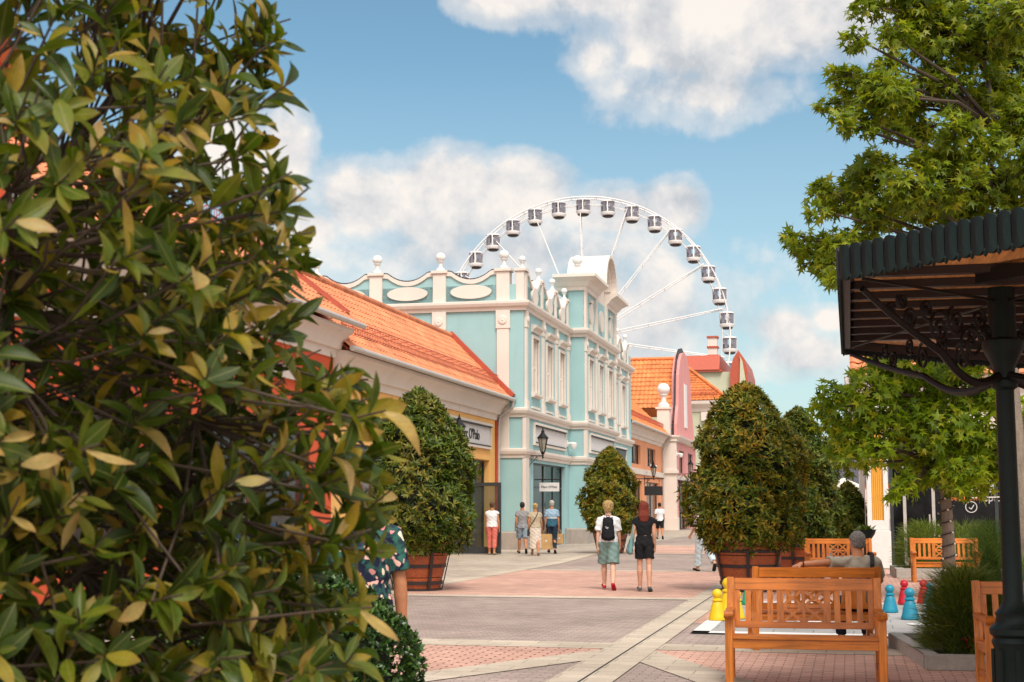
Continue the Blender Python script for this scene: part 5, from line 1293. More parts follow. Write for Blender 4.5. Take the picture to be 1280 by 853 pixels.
# thin the upper part so that the sky and the red wall show through
keep = rng.random(nw) < np.interp(z, [0, 1.6, 2.0, 2.5, 3.2], [1, 1, .7, .36, .3]); P_ = P_[keep]; th = th[keep]; dep = dep[keep]
# shoots that stick out on the street side, seen against the sky and the roofs
shoots = [(352, 62), (345, 35), (372, 105), (352, 92), (340, 135), (330, 165), (362, 205), (392, 240), (372, 262), (395, 292), (340, 235), (372, 330), (355, 300), (330, 20), (318, 70), (310, 110), (392, 400), (420, 440), (455, 470), (480, 500), (470, 545), (440, 520), (462, 585), (452, 620), (430, 470), (410, 500), (440, 660), (465, 640), (420, 700), (440, 735), (425, 780), (400, 830), (500, 515), (478, 475), (455, 555), (462, 690), (448, 760), (435, 810), (425, 845), (300, 420), (340, 450), (380, 560), (410, 600), (300, 340), (375, 480), (330, 370)]
SP_ = []
for (px, py) in shoots:
    Y = 2.75 + rng.uniform(-.3, .3); c = at(px - (12 if py < 330 else 24 if py < 600 else -12), py, Y); SP_.append((c.x - FX0, c.y - FY0, c.z))
SP_ = np.array(SP_)
ALL = np.concatenate([P_, SP_])
cen = np.stack([np.zeros(len(ALL)), np.zeros(len(ALL)), ALL[:, 2] - .35], 1)
D_ = ALL - cen; D_ /= np.linalg.norm(D_, axis=1, keepdims=True); D_ += rng.normal(0, .25, D_.shape); D_ /= np.linalg.norm(D_, axis=1, keepdims=True)
mb = MB()
mb.tube([(0, 0, 0), (.02, .02, .8), (-.03, 0, 1.7), (.02, -.02, 2.9)], [.045, .035, .025, .008], 8)
mb.build('trunk', 'bark', fs, smooth=True)
limbs = []; twl, twd = [], []
mb = MB()
for i in range(26):
    a_ = i * 2.4; z0_ = .25 + .075 * i; L_ = .62 * float(fore_R(min(z0_ + .5, 3.1))); pts = []
    for j in range(7):
        f = j / 6; pts.append(Vector((L_ * f ** .8 * math.cos(a_ + .35 * f * math.sin(i)), L_ * f ** .8 * math.sin(a_ + .35 * f * math.sin(i)), z0_ + .55 * f ** 1.3 + .03 * math.sin(5 * f + i))))
    mb.tube(pts, [.012 - .0012 * j for j in range(7)], 6); limbs += pts[2:]
LB = np.array([tuple(x) for x in limbs]); use = np.zeros(len(LB))
for i in range(len(ALL)):
    e = Vector(ALL[i]); dv = Vector(D_[i]); d2 = np.linalg.norm(LB - (ALL[i] - np.array([0, 0, .12])), axis=1) + .12 * use; j_ = int(np.argmin(d2)); use[j_] += 1; a = Vector(LB[j_])
    b = a.lerp(e, .5) + Vector((rng.normal(0, .015), rng.normal(0, .015), -.03))
    for f_ in (.35, .5, .65, .78, .9): twl.append(tuple(a.lerp(b, f_ * 2) if f_ < .5 else b.lerp(e, f_ * 2 - 1))); twd.append(tuple((e - a).normalized() * .6 + Vector(rng.normal(0, .6, 3)) + Vector((0, 0, .25))))
    mb.tube([a, b, e - dv * .06, e + dv * .01], [.0035, .003, .0025, .002], 5, False)
mb.build('branches', 'twig', fs, fixn=False)
TW = np.array(twl); TWd = np.array(twd)
p, dd, u = whorls(ALL, D_, 8, 1.0, .28)
selt = rng.random(len(TW)) < .75; TW, TWd = TW[selt], TWd[selt]; TWd /= np.linalg.norm(TWd, axis=1, keepdims=True)
p = p - np.repeat(D_, 8, 0) * rng.uniform(0, .07, (len(p), 1))
p = np.concatenate([p, TW]); dd = np.concatenate([dd, TWd]); u = np.concatenate([u, np.tile([[0, 0, 1.]], (len(TW), 1)) + rng.normal(0, .3, (len(TW), 3))])
leafcloud('foliage', *LEAF_BIG, p, dd, u, rng.choice([.5, .7, .85, 1.0], len(p)) * rng.uniform(.07, .108, len(p)), 'leaf_fore', fs, wid=rng.uniform(.65, 1.05, len(p)), zs=rng.uniform(-.6, 2.2, len(p)))

# ------------------------------------------------------------------ iron pavilion on the right
C1 = (2.23, 9.5); t1, s1_ = WS(*C1)
PV = sthing('iron_pavilion', 'open pavilion with dark green scalloped canopy edge, timber ceiling and black iron brackets', 'pavilion', t1, s1_)
SL = 4.75; q8 = math.sqrt(.5)
oct_ = [(t1, s1_)]; 
dirs8 = [(1 * math.sin(R(135 - 45 * k)), math.cos(R(135 - 45 * k))) for k in range(8)]
# walk the octagon starting at the near left corner: first edge goes towards the camera and right
v = [(t1, s1_)]; ang = 135
for k in range(7):
    a = R(ang - 45 * k); v.append((v[-1][0] + SL * math.sin(a), v[-1][1] + SL * math.cos(a)))
ZB, ZTp = 3.09, 3.32
cen_t = sum(a for a, b in v) / 8; cen_s = sum(b for a, b in v) / 8
for k in range(8):
    A = Vector(v[k]); B = Vector(v[(k + 1) % 8]); e = (B - A); L = e.length; e.normalize(); nrm = Vector((e.y, -e.x))
    if nrm.dot(Vector((cen_t, cen_s)) - A) > 0: nrm = -nrm
    nt_ = int(L / .1); w = L / nt_; mb = MB()
    for i in range(nt_):
        c = A + e * (w * (i + .5)); hw = w * .47
        pts = [(-hw, ZTp - .012), (-hw, ZB + .05)] + [(-hw * math.cos(math.pi * j / 8), ZB + .05 - .045 * math.sin(math.pi * j / 8)) for j in range(1, 8)] + [(hw, ZB + .05), (hw, ZTp - .012)] + [(hw * math.cos(math.pi * j / 6), ZTp - .012 + .03 * math.sin(math.pi * j / 6)) for j in range(1, 6)]
        m_ = len(pts); o_ = len(mb.v)
        for off in (.0, .022):
            for a, z in pts:
                bow = .012 * (1 - (a / hw) ** 2) if off else 0
                P = c + e * a + nrm * (off + bow); mb.v.append((P.x, P.y, z))
        cf = c + nrm * .036; mb.v.append((cf.x, cf.y, (ZB + ZTp) / 2)); ci = len(mb.v) - 1
        for j in range(m_): mb.f.append((o_ + j, o_ + (j+1) % m_, o_ + m_ + (j+1) % m_, o_ + m_ + j)); mb.f.append((o_ + m_ + j, o_ + m_ + (j+1) % m_, ci))
        mb.f.append(tuple(o_ + j for j in range(m_)))
        d_ = c + e * (w * .5) + nrm * .012
        mb.lathe([(0, ZB - .012), (.014, ZB + .006), (.017, ZB + .03), (.008, ZB + .05), (.008, ZB + .07)], d_.x, d_.y, 8)
    mb.build('fascia', 'green_iron', PV)
    mb = MB(); i0 = A - nrm * .03; i1 = B - nrm * .03; mb.bar((i0.x, i0.y, 3.19), (i1.x, i1.y, 3.19), .05, .09); mb.build('edge_beam', 'strap', PV)
mb = MB(); mb.prism([((cen_t + (a - cen_t) * .985), (cen_s + (b - cen_s) * .985)) for a, b in v], 'z', 3.225, 3.25); mb.build('ceiling', 'ceil', PV)
mb = MB()
for k in range(8):
    a, b = v[k], v[(k + 1) % 8]; mb.poly([(a[0], a[1], ZTp - .03), (b[0], b[1], ZTp - .03), (cen_t, cen_s, 4.1)])
mb.build('roof', 'slate', PV, fixn=False)
# ribs under the ceiling, run inwards from the left edge
for i in range(9):
    s = s1_ + .3 + i * .56
    if s > s1_ + SL - .1: break
    mb = MB(); mb.bar((t1 + .10, s, 3.195), (t1 + 5.5, s, 3.195), .085, .055)
    mb.lathe([(0, 3.165), (.042, 3.165), (.042, 3.22), (0, 3.22)], t1 + .10, s, 12); mb.build('rib', 'strap', PV)
for k in range(8):
    a = Vector(v[k]); b = Vector(v[(k+1) % 8]); cc_ = Vector((cen_t, cen_s)); a2 = a.lerp(cc_, .16); b2 = b.lerp(cc_, .16)
    if k == 7: continue
    mb = MB(); mb.bar((a2.x, a2.y, 3.15), (b2.x, b2.y, 3.15), .08, .09); mb.build('ring_beam', 'black', PV)
# posts: the one in view stands inside the left edge
pw = WS(at(1262, 634, 10.6).x, 10.6)
def post(t, s):
    mb = MB()
    prof = [(.0, 0), (.19, 0), (.19, .06), (.165, .09), (.15, .14), (.15, .56), (.165, .60), (.15, .635), (.175, .66), (.175, .70), (.14, .73), (.125, .78), (.135, .81), (.105, .84), (.074, .9), (.068, 1.4), (.066, 2.45), (.095, 2.47), (.095, 2.52), (.08, 2.54), (.08, 2.62), (.13, 2.72), (.15, 2.76), (.15, 2.82), (.10, 2.84), (.10, 3.22), (.0, 3.22)]
    mb.lathe(prof, t, s, 24); o_ = mb.build('post', 'green_iron', PV, smooth='auto')
    mb = MB()
    for i in range(8):
        a = 2 * math.pi * i / 8; mb.tube([(t + .152 * math.cos(a), s + .152 * math.sin(a), .16), (t + .152 * math.cos(a), s + .152 * math.sin(a), .55)], .02, 6)
    mb.build('base_fluting', 'green_iron', o_)
def spiral(mb, c, ax, r0, turns, start, thick, sgn=1, n=26):
    pts = []
    for i in range(n + 1):
        f = i / n; a = start + sgn * turns * 2 * math.pi * f; r_ = r0 * (1 - .82 * f)
        pts.append(c + ax * (r_ * math.cos(a)) + Vector((0, 0, 1)) * (r_ * math.sin(a)))
    mb.tube(pts, thick, 6)
def bracket(t, s, tx, sx, z0=2.55, z1=3.06):
    a = Vector((t, s, 0)); b = Vector((tx, sx, 0)); ax = (b - a).normalized(); L = (b - a).length
    mb = MB(); pts = []
    for i in range(17):
        f = i / 16; pts.append(a + ax * (.07 + (L - .12) * f) + Vector((0, 0, z0 + (z1 - z0) * (1 - (1 - f) ** 2.1))))
    pts = []
    for i in range(19):
        f = i / 18; x = .08 + (L - .1) * f; zc = z0 - .10 * math.sin(math.pi * min(f / .45, 1)) + (z1 - z0) * (f ** 1.6); pts.append(a + ax * x + Vector((0, 0, zc)))
    mb.tube(pts, [.034 - .012 * i / 18 for i in range(19)], 8)
    mb.tube([a + ax * .08 + Vector((0, 0, 3.12)), a + ax * (L * .6) + Vector((0, 0, 3.13)), a + ax * (L - .03) + Vector((0, 0, 3.13))], .012, 6)
    for (f, dz, r_, st, sg) in ((.2, .33, .16, -1.6, 1), (.45, .30, .13, 2.6, -1), (.66, .17, .085, -1.2, 1), (.80, .08, .055, 2.4, -1), (.08, .52, .06, 0, 1), (.32, .5, .11, 1.2, -1), (.54, .42, .08, -2.2, 1), (.72, .30, .06, .6, -1), (.14, .66, .09, 2.0, 1)):
        x = .08 + (L - .1) * f; c = a + ax * x + Vector((0, 0, z0 - .02 + (z1 - z0) * f ** 1.6 + dz * (.62)))
        spiral(mb, c, ax, r_, 1.6, st, .014, sg)
        mb.lathe([(0, -.02), (.02, 0), (0, .02)], c.x, c.y, 8, c.z)
    mb.build('bracket', 'black', PV)
post(*pw)
for (tx, sx) in ((v[0][0] + .12, v[0][1] + .1), (t1 + .06, s1_ + SL * .93), (pw[0] + 1.2, pw[1] - 2.0), (pw[0] + 2.5, pw[1] + .3), (pw[0] + 1.4, pw[1] + 1.9)): bracket(pw[0], pw[1], tx, sx)
def inward(k, f=.2): return (v[k][0] + (cen_t - v[k][0]) * f, v[k][1] + (cen_s - v[k][1]) * f)
for k in (2, 3, 4, 5): post(*inward(k)); [bracket(*inward(k), *((v[k][0] * .9 + v[j % 8][0] * .1), (v[k][1] * .9 + v[j % 8][1] * .1))) for j in (k - 1, k + 1)]
# ------------------------------------------------------------------ people
def fib(n=64):
    i = np.arange(n) + .5; ph = np.arccos(1 - 2 * i / n); t = math.pi * (1 + 5 ** .5) * i
    return np.stack([np.cos(t) * np.sin(ph), np.sin(t) * np.sin(ph), np.cos(ph)], 1)
SPH = fib(64); SPH_S = fib(28)
def V3(*a): return np.array(a, float)
def ell(c, r, s=SPH):
    return np.asarray(c) + s * (np.asarray(r) if np.ndim(r) else np.array([r, r, r]))
def disc(c, ax, r, n=20, ry=None):
    ax = np.asarray(ax, float); ax = ax / np.linalg.norm(ax)
    a = np.cross(ax, V3(0, 1, .01) if abs(ax[1]) < .8 else V3(1, 0, 0)); a /= np.linalg.norm(a); b = np.cross(ax, a)
    t = np.linspace(0, 2 * math.pi, n, endpoint=False)
    return np.asarray(c) + np.outer(np.cos(t), a) * r + np.outer(np.sin(t), b) * (ry or r)
class Body:
    def __init__(s): s.bm = bmesh.new()
    def hull(s, *sets):
        pts = np.concatenate(sets); vs = [s.bm.verts.new(tuple(p)) for p in pts]
        r = bmesh.ops.convex_hull(s.bm, input=vs)
        junk = {g for g in r['geom_interior'] + r['geom_unused'] if isinstance(g, bmesh.types.BMVert)}
        if junk: bmesh.ops.delete(s.bm, geom=list(junk), context='VERTS')
    def cap(s, a, ra, b, rb): s.hull(ell(a, ra, SPH_S), ell(b, rb, SPH_S))
    def done(s, name, mat, parent, vox=.009, smooth=3, noise=0, nscale=20, k=1.0):
        me = bpy.data.meshes.new(name); s.bm.to_mesh(me); s.bm.free()
        ob = bpy.data.objects.new(name, me); COL.objects.link(ob)
        m = ob.modifiers.new('r', 'REMESH'); m.mode = 'VOXEL'; m.voxel_size = vox
        if smooth:
            m2 = ob.modifiers.new('s', 'SMOOTH'); m2.factor = .5; m2.iterations = smooth
        dg = bpy.context.evaluated_depsgraph_get(); me2 = bpy.data.meshes.new_from_object(ob.evaluated_get(dg))
        bpy.data.objects.remove(ob); bpy.data.meshes.remove(me); me2.name = name
        n = len(me2.vertices); co = np.zeros(n * 3, np.float32); me2.vertices.foreach_get('co', co); co = co.reshape(-1, 3)
        if noise:
            no = np.zeros(n * 3, np.float32); me2.vertices.foreach_get('normal', no); no = no.reshape(-1, 3)
            q = co * nscale; w = np.sin(q[:, 0] * 1.3 + 2 * np.sin(q[:, 2] * .7)) * np.sin(q[:, 1] * 1.1 + q[:, 2] * .9 + 1.3 * np.sin(q[:, 0])) + .5 * np.sin(q[:, 2] * 2.3 + q[:, 0] * 1.7)
            co = co + no * (w * noise)[:, None]
        me2.vertices.foreach_set('co', (co * k).astype(np.float32).ravel()); me2.update()
        me2.materials.clear(); me2.materials.append(M[mat] if isinstance(mat, str) else mat)
        me2.polygons.foreach_set('use_smooth', np.ones(len(me2.polygons), bool))
        o = bpy.data.objects.new(name, me2); COL.objects.link(o)
        if parent: o.parent = parent
        return o
def skinmat(name, col):
    m, nt = _nt(name); co = nd(nt, 'ShaderNodeTexCoord').outputs['Object']
    n = nd(nt, 'ShaderNodeTexNoise', {'Vector': co, 'Scale': 9, 'Detail': 5}).outputs[0]
    c = ramp(nt, n, [(.35, dk(col, .88)), (.65, (col[0] * 1.08, col[1] * 1.02, col[2]))])
    p = fin(nt, c, .5, n, .1, .003, .35); p.inputs['Subsurface Weight'].default_value = .08; p.inputs['Subsurface Radius'].default_value = (.02, .008, .004)
    return m
M['skin'] = skinmat('skin_light', (.55, .30, .20)); M['skin_tan'] = skinmat('skin_tanned', (.46, .20, .10)); M['skin_pale'] = skinmat('skin_pale', (.62, .38, .27))
def cloth(name, col, var=.18): M[name] = plain(name, col, .9, var, 7, .2, bstr=.5, bdist=.012); return name
for nm, c in (('cloth_white', (.70, .69, .70)), ('cloth_coral', (.62, .16, .13)), ('cloth_grey', (.26, .25, .25)), ('cloth_denim', (.24, .29, .34)), ('cloth_beige', (.42, .34, .24)), ('cloth_cream', (.62, .53, .45)),
              ('cloth_black', (.012, .012, .014)), ('cloth_sage', (.17, .26, .24)), ('cloth_olive', (.36, .31, .245)), ('cloth_navy', (.018, .03, .05)), ('cloth_lightblue', (.47, .56, .60)), ('cloth_darkgrey', (.03, .03, .033)),
              ('shoe_red', (.42, .015, .03)), ('shoe_black', (.015, .015, .015)), ('shoe_white', (.6, .58, .55)), ('shoe_tan', (.4, .25, .14)), ('shoe_grey', (.10, .12, .13)), ('paper_bag', (.50, .30, .13)), ('tote_teal', (.13, .26, .26))): cloth(nm, c)
def hairm(name, c): M[name] = plain(name, c, .55, .45, 14, .4, bstr=.9, bdist=.01, stretch=(6, 6, .8)); return name
for nm, c in (('hair_blond', (.50, .33, .13)), ('hair_red', (.19, .028, .012)), ('hair_dark', (.02, .014, .012)), ('hair_grey', (.20, .18, .165)), ('hair_brown', (.09, .045, .025)), ('hair_white', (.46, .42, .36))): hairm(nm, c)
M['polo_stripe'] = stripemat('striped_polo', [(0, (.03, .10, .15)), (.585, (.55, .55, .55)), (.602, (.25, .36, .46))])
M['floral'] = floralmat('floral_print')

def pose(legL=(.3, .1), legR=(-.25, .35), armL=(.1, .12, .25), armR=(-.1, .12, .25), headyaw=0.0, sw=.168, hip=.93):
    J = {'pel': V3(0, 0, hip + .03), 'neck': V3(0, .0, hip + .53), 'head': V3(0, .035, hip + .69)}
    for n, sx, (a, k) in (('L', -1, legL), ('R', 1, legR)):
        h = V3(sx * .092, 0, hip); kn = h + .43 * V3(0, math.sin(a), -math.cos(a)); b = a - k; an = kn + .415 * V3(0, math.sin(b), -math.cos(b))
        pit = min(0.15, b) * 1.1
        to = an + V3(sx * .02, .15 * math.cos(pit), -.055 + .15 * math.sin(pit)); he = an + V3(0, -.045 * math.cos(pit) , -.055 - .045 * math.sin(pit))
        J['hip' + n], J['kn' + n], J['an' + n], J['to' + n], J['he' + n] = h, kn, an, to, he
    for n, sx, (a, ab, e) in (('L', -1, armL), ('R', 1, armR)):
        s = V3(sx * sw, 0, hip + .445); el = s + .285 * V3(sx * math.sin(ab), math.sin(a) * math.cos(ab), -math.cos(a) * math.cos(ab))
        f = a + e; ab2 = ab * .4; wr = el + .25 * V3(sx * math.sin(ab2), math.sin(f) * math.cos(ab2), -math.cos(f) * math.cos(ab2))
        J['sh' + n], J['el' + n], J['wr' + n] = s, el, wr; J['hd' + n] = (wr - el) / np.linalg.norm(wr - el)
        J['pn' + n] = V3(-sx * 1.0, .25, 0)      # palm faces the body
    J['yaw'] = headyaw; J['sw'] = sw
    return J
def hand(B, w, d, pn, k=1.0, curl=.35):
    d = d / np.linalg.norm(d); s = np.cross(d, pn); s /= np.linalg.norm(s); p = np.cross(s, d)      # s across the palm, p towards the palm side
    B.hull(ell(w, .024 * k, SPH_S), ell(w + d * .085 * k + s * .032 * k, .012 * k, SPH_S), ell(w + d * .085 * k - s * .03 * k, .012 * k, SPH_S), ell(w + d * .035 * k + s * .03 * k, .014 * k, SPH_S))
    for i, L in enumerate((.068, .078, .073, .056)):
        b = w + d * .085 * k + s * (.032 - .021 * i) * k; c1, c2 = curl, curl * 2.2
        m = b + (d * math.cos(c1) + p * math.sin(c1)) * L * .5 * k; e = m + (d * math.cos(c2) + p * math.sin(c2)) * L * .55 * k
        B.cap(b, .0095 * k, m, .0088 * k); B.cap(m, .0088 * k, e, .0072 * k)
    b = w + d * .02 * k + s * .028 * k; m = b + (d * .6 + s * .7 + p * .25) * .042 * k; e = m + (d * .9 + s * .2 + p * .3) * .036 * k
    B.cap(b, .013 * k, m, .0108 * k); B.cap(m, .0108 * k, e, .008 * k)
def torso_sets(J, g, off=0.0):
    p, n = J['pel'], J['neck']; ax = n - p
    at_ = lambda f: p + ax * f
    sw = J['sw']
    S = {'pel': ell(p + V3(0, -.012, -.035), (.160 * g + off, .115 * g + off, .105 + off)), 'waist': ell(at_(.30), (.132 * g + off, .098 * g + off, .07)), 'rib': ell(at_(.62), (.150 * g + off, .108 * g + off, .10)),
         'shl': ell(at_(.84), (sw - .03 + off * .5, .078 + off, .045 + off * .5)), 'up': ell(at_(.955), (.072 + off * .5, .06 + off * .6, .035))}
    return S
def rotz(v, a): c, s = math.cos(a), math.sin(a); return np.stack([v[..., 0] * c - v[..., 1] * s, v[..., 0] * s + v[..., 1] * c, v[..., 2]], -1)
def person(label, loc, rz, J, H=1.72, g=1.0, skin='skin', clothes=(), hair=None, vox=.009, group=None):
    k = H / 1.75
    z0 = min(J['toL'][2], J['toR'][2], J['heL'][2], J['heR'][2]) - .028 if not J.get('seated') else 0
    if not J.get('seated'): loc = (loc[0], loc[1], loc[2] - z0 * k)
    o = thing('person', label, 'person', loc, rz, group)
    B = Body(); S = torso_sets(J, g)
    B.hull(S['pel'], S['waist']); B.hull(S['waist'], S['rib']); B.hull(S['rib'], S['shl']); B.hull(S['shl'], S['up'])
    n, h = J['neck'], J['head']; yaw = J['yaw']
    HD = lambda x, y, z: h + rotz(V3(x, y, z), yaw)
    hs = lambda c, r: h + rotz(SPH * np.array(r) + np.array(c), yaw)
    B.hull(ell(n - V3(0, 0, .04), (.075, .066, .03)), ell(h + V3(0, -.02, -.07), (.058, .06, .03)))
    B.hull(hs((0, -.012, .025), (.08, .099, .098)), hs((0, .03, -.05), (.06, .064, .05))); B.hull(hs((0, .045, -.085), (.034, .035, .022)), hs((0, .02, -.04), (.06, .06, .05)))
    B.hull(hs((0, .088, .012), (.008, .01, .01)), hs((0, .108, -.022), (.013, .012, .01)))           # nose
    B.cap(HD(-.022, .088, -.055), .009, HD(.022, .088, -.055), .009)                                        # mouth
    for sx in (-1, 1):
        B.hull(hs((sx * .077, -.008, .012), (.008, .018, .026)), hs((sx * .074, -.004, -.018), (.007, .010, .012)))   # ear
        B.cap(HD(sx * .05, .075, .035), .010, HD(sx * .018, .086, .032), .010)                              # brow
    for n_, sx in (('L', -1), ('R', 1)):
        a, kn, an, to, he = (J[q + n_] for q in ('hip', 'kn', 'an', 'to', 'he'))
        B.hull(ell(a + V3(0, -.01, -.02), (.088 * g, .098 * g, .09)), ell(kn, .053)); m = kn + (an - kn) * .3 + V3(0, -.018, 0)
        B.hull(ell(kn, .052), ell(m, .06)); B.hull(ell(m, .06), ell(an, .039))
        B.hull(ell(he, (.03, .03, .026)), ell(an, .034), ell(to, (.038, .035, .018)))
        s, el, wr = J['sh' + n_], J['el' + n_], J['wr' + n_]
        B.hull(ell(s, .05), ell(el, .041)); m = el + (wr - el) * .25; B.hull(ell(el, .040), ell(m, .041)); B.hull(ell(m, .041), ell(wr, .027))
        B.hull(ell(s, .05), ell(s + (J['neck'] - s) * .45, .042), ell(s + (J['pel'] - s) * .12, .05))
        hand(B, wr, J['hd' + n_], J['pn' + n_], 1.0, J.get('curl', .4))
    B.done('body', skin, o, vox, 2, k=k)
    for nm, mat, P in clothes:
        B = Body(); off = P.get('off', .016)
        T = torso_sets(J, g, off)
        def leg(L, wide=1.0):
            for n_ in 'LR':
                a, kn, an = J['hip' + n_], J['kn' + n_], J['an' + n_]
                if L <= 1:
                    e = a + (kn - a) * L; r_ = (.088 * g * (1 - L) + .053 * L + off) * (1 + (wide - 1) * L)
                    B.hull(ell(a + V3(0, -.01, -.02), (.089 * g + off, .1 * g + off, .09)), disc(e, kn - a, r_))
                else:
                    e = kn + (an - kn) * (L - 1); f = L - 1; rk = (.055 + off) * (1 + (wide - 1) * .5); re = (.052 * (1 - f) + .038 * f + off * .8) * wide
                    B.hull(ell(a + V3(0, -.01, -.02), (.089 * g + off, .1 * g + off, .09)), ell(kn, rk)); B.hull(ell(kn, rk), disc(e, an - kn, re))
        if nm in ('shirt', 'top'):
            b = P.get('bottom', -.06); p, nk = J['pel'], J['neck']
            B.hull(T['waist'], T['rib']); B.hull(T['rib'], T['shl']); B.hull(T['shl'], disc(nk + V3(0, 0, -.005), V3(0, 0, 1), .078, ry=.07))
            if P.get('crop') is None: B.hull(T['waist'], disc(p + V3(0, -.01, b), V3(0, 0, 1), .163 * g + off + P.get('flare', 0), ry=.122 * g + off))
            sl = P.get('sleeve', .55)
            for n_ in 'LR':
                s, el = J['sh' + n_], J['el' + n_]
                B.hull(ell(s, .05 + off * .7), ell(s + (nk - s) * .55, .04 + off * .3), ell(s + (p - s) * .14, .05 + off * .8))
                if sl > 0: B.hull(ell(s, .05 + off * .7), disc(s + (el - s) * sl, el - s, .046 + off + .004))
        elif nm in ('trousers', 'shorts'):
            B.hull(T['pel'], disc(J['pel'] + V3(0, 0, P.get('waist', .09)), V3(0, 0, 1), .135 * g + off, ry=.10 * g + off)); leg(P.get('to', 1.93), P.get('wide', 1.05))
        elif nm == 'skirt':
            e = J['pel'] + V3(0, 0, -.02); z = P.get('hem', .32)
            B.hull(T['pel'], disc(J['pel'] + V3(0, 0, .12), V3(0, 0, 1), .138 * g + off, ry=.1 * g + off)); B.hull(T['pel'], disc(V3(0, 0, z), V3(0, 0, 1), P.get('w', .2), ry=P.get('w', .2) * .85))
        B.done(nm, mat, o, vox, 2, P.get('noise', .0055), P.get('ns', 22), k)
    if hair:
        kind, mat, shoe = hair
        if kind:
            B = Body()
            if kind == 'short': B.hull(hs((0, -.024, .045), (.088, .103, .092)), hs((0, -.05, -.03), (.075, .06, .04))); ns = .003
            elif kind == 'curly': B.hull(hs((0, -.03, .055), (.112, .122, .10)), hs((0, -.055, -.04), (.085, .07, .05))); ns = .012
            elif kind == 'long':
                B.hull(hs((0, -.026, .045), (.098, .112, .092)), hs((0, -.05, -.05), (.105, .075, .06))); B.hull(hs((0, -.05, -.05), (.105, .075, .06)), ell(J['neck'] + V3(0, -.075, .01), (.11, .05, .06))); B.hull(ell(J['neck'] + V3(0, -.075, .01), (.11, .05, .06)), ell(J['neck'] + V3(0, -.09, -.07), (.085, .03, .05))); ns = .005
            elif kind == 'bun': B.hull(hs((0, -.02, .045), (.09, .105, .092)), hs((0, -.05, 0), (.08, .066, .05))); B.hull(hs((0, -.12, .07), (.045, .04, .045))); ns = .004
            B.done('hair', mat, o, vox * .8, 1, ns, 75, k)
        for n_ in 'LR':
            an, to, he = J['an' + n_], J['to' + n_], J['he' + n_]
            B = Body(); B.hull(ell(he + V3(0, -.005, 0), (.038, .038, .03)), ell(an + V3(0, .01, -.03), (.040, .045, .03)), ell(to, (.05, .055, .032))); B.hull(ell(he + V3(0, 0, -.014), (.037, .037, .014)), ell(to + V3(0, .008, -.008), (.05, .055, .016)))
            B.done('shoe', shoe, o, vox, 1, k=k)
    return o
def lp(o, J, H, key):
    k = H / 1.75; v_ = J[key] * k; return o.matrix_basis @ Vector(v_)
GPED = 'people walking in the street'
VPdir = lambda px: -math.atan2((px - 640), F)
def walker(px, py, *a, **kw):
    p = gp(px, py); return (p.x, p.y, 0)
bpy.context.view_layer.update()
# couple in the middle of the square
J = pose((.24, .05), (-.20, .32), (-.12, .12, .2), (.12, .14, .3))
pA = person('person with curly blond hair, white shirt, sage shorts and red shoes wearing a backpack', walker(761, 738), -.10, J, 1.68, 1.06, 'skin_pale',
    [('shorts', 'cloth_sage', {'to': .98, 'wide': 1.5, 'off': .03, 'noise': .007}), ('shirt', 'cloth_white', {'sleeve': .75, 'off': .03, 'bottom': -.02, 'noise': .006})], ('curly', 'hair_blond', 'shoe_red'), .0085, GPED)
def backpack(o, J, H, label, mat):
    k = H / 1.75; b = thing('backpack', label, 'backpack', o.location, o.rotation_euler.z)
    c = (J['pel'] + (J['neck'] - J['pel']) * .47) + V3(0, -.20, .0)
    B = Body(); B.hull(ell(c + V3(0, .03, .19), (.105, .06, .06)), ell(c + V3(0, .03, -.16), (.145, .07, .07)), ell(c + V3(0, -.035, -.1), (.12, .05, .1)), ell(c + V3(0, -.02, .10), (.10, .05, .08))); B.done('bag', mat, b, .009, 3, .004, 25, k)
    B = Body(); B.hull(ell(c + V3(0, -.075, -.15), (.095, .03, .05)), ell(c + V3(0, -.07, -.05), (.085, .03, .05))); B.done('pocket', mat, b, .008, 3, .003, 30, k)
    for sx in (-1, 1):
        mb = MB(); n = 12; pts = []
        for i in range(n + 1):
            a = math.pi * i / n; pts.append(Vector(c + V3(sx * (.075 + .035 * math.sin(a)), .09 + .19 * math.sin(a), .22 * math.cos(a) + .03 * math.sin(a))) * k)
        pts = [Vector((p.x, p.y, p.z)) for p in pts]
        for p, q in zip(pts[:-1], pts[1:]): mb.bar(p, q, .05, .014, (1, 0, .001))
        mb.build('strap', mat, b)
    mb = MB(); mb.tube([Vector(c + V3(-.03, .03, .23)) * k, Vector(c + V3(-.02, .02, .28)) * k, Vector(c + V3(.02, .02, .28)) * k, Vector(c + V3(.03, .03, .23)) * k], .008, 6); mb.build('handle', mat, b)
    mb = MB(); q = Vector(c + V3(-.02, -.093, .03)) * k
    mb.bar(q + Vector((-.03, -.006, .02)), q + Vector((.035, -.006, .0)), .008, .012, (0, 1, 0)); mb.bar(q + Vector((-.02, -.006, -.005)), q + Vector((.02, -.006, -.02)), .008, .012, (0, 1, 0)); mb.build('emblem', 'cloth_white', b)
    return b
backpack(pA, J, 1.68, 'black backpack on the back of the blond person in sage shorts', 'cloth_black')
J = pose((.10, .05), (-.14, .16), (.05, .2, .12), (-.02, .1, .3)); HB = 1.67
pB = person('person with long red hair in a black cropped top and black shorts', walker(806, 740), -.10, J, HB, .98, 'skin',
    [('shorts', 'cloth_black', {'to': .72, 'wide': 1.22, 'off': .02, 'waist': .12}), ('top', 'cloth_black', {'crop': 1, 'sleeve': .22, 'off': .022})], ('long', 'hair_red', 'shoe_grey'), .0085, GPED)
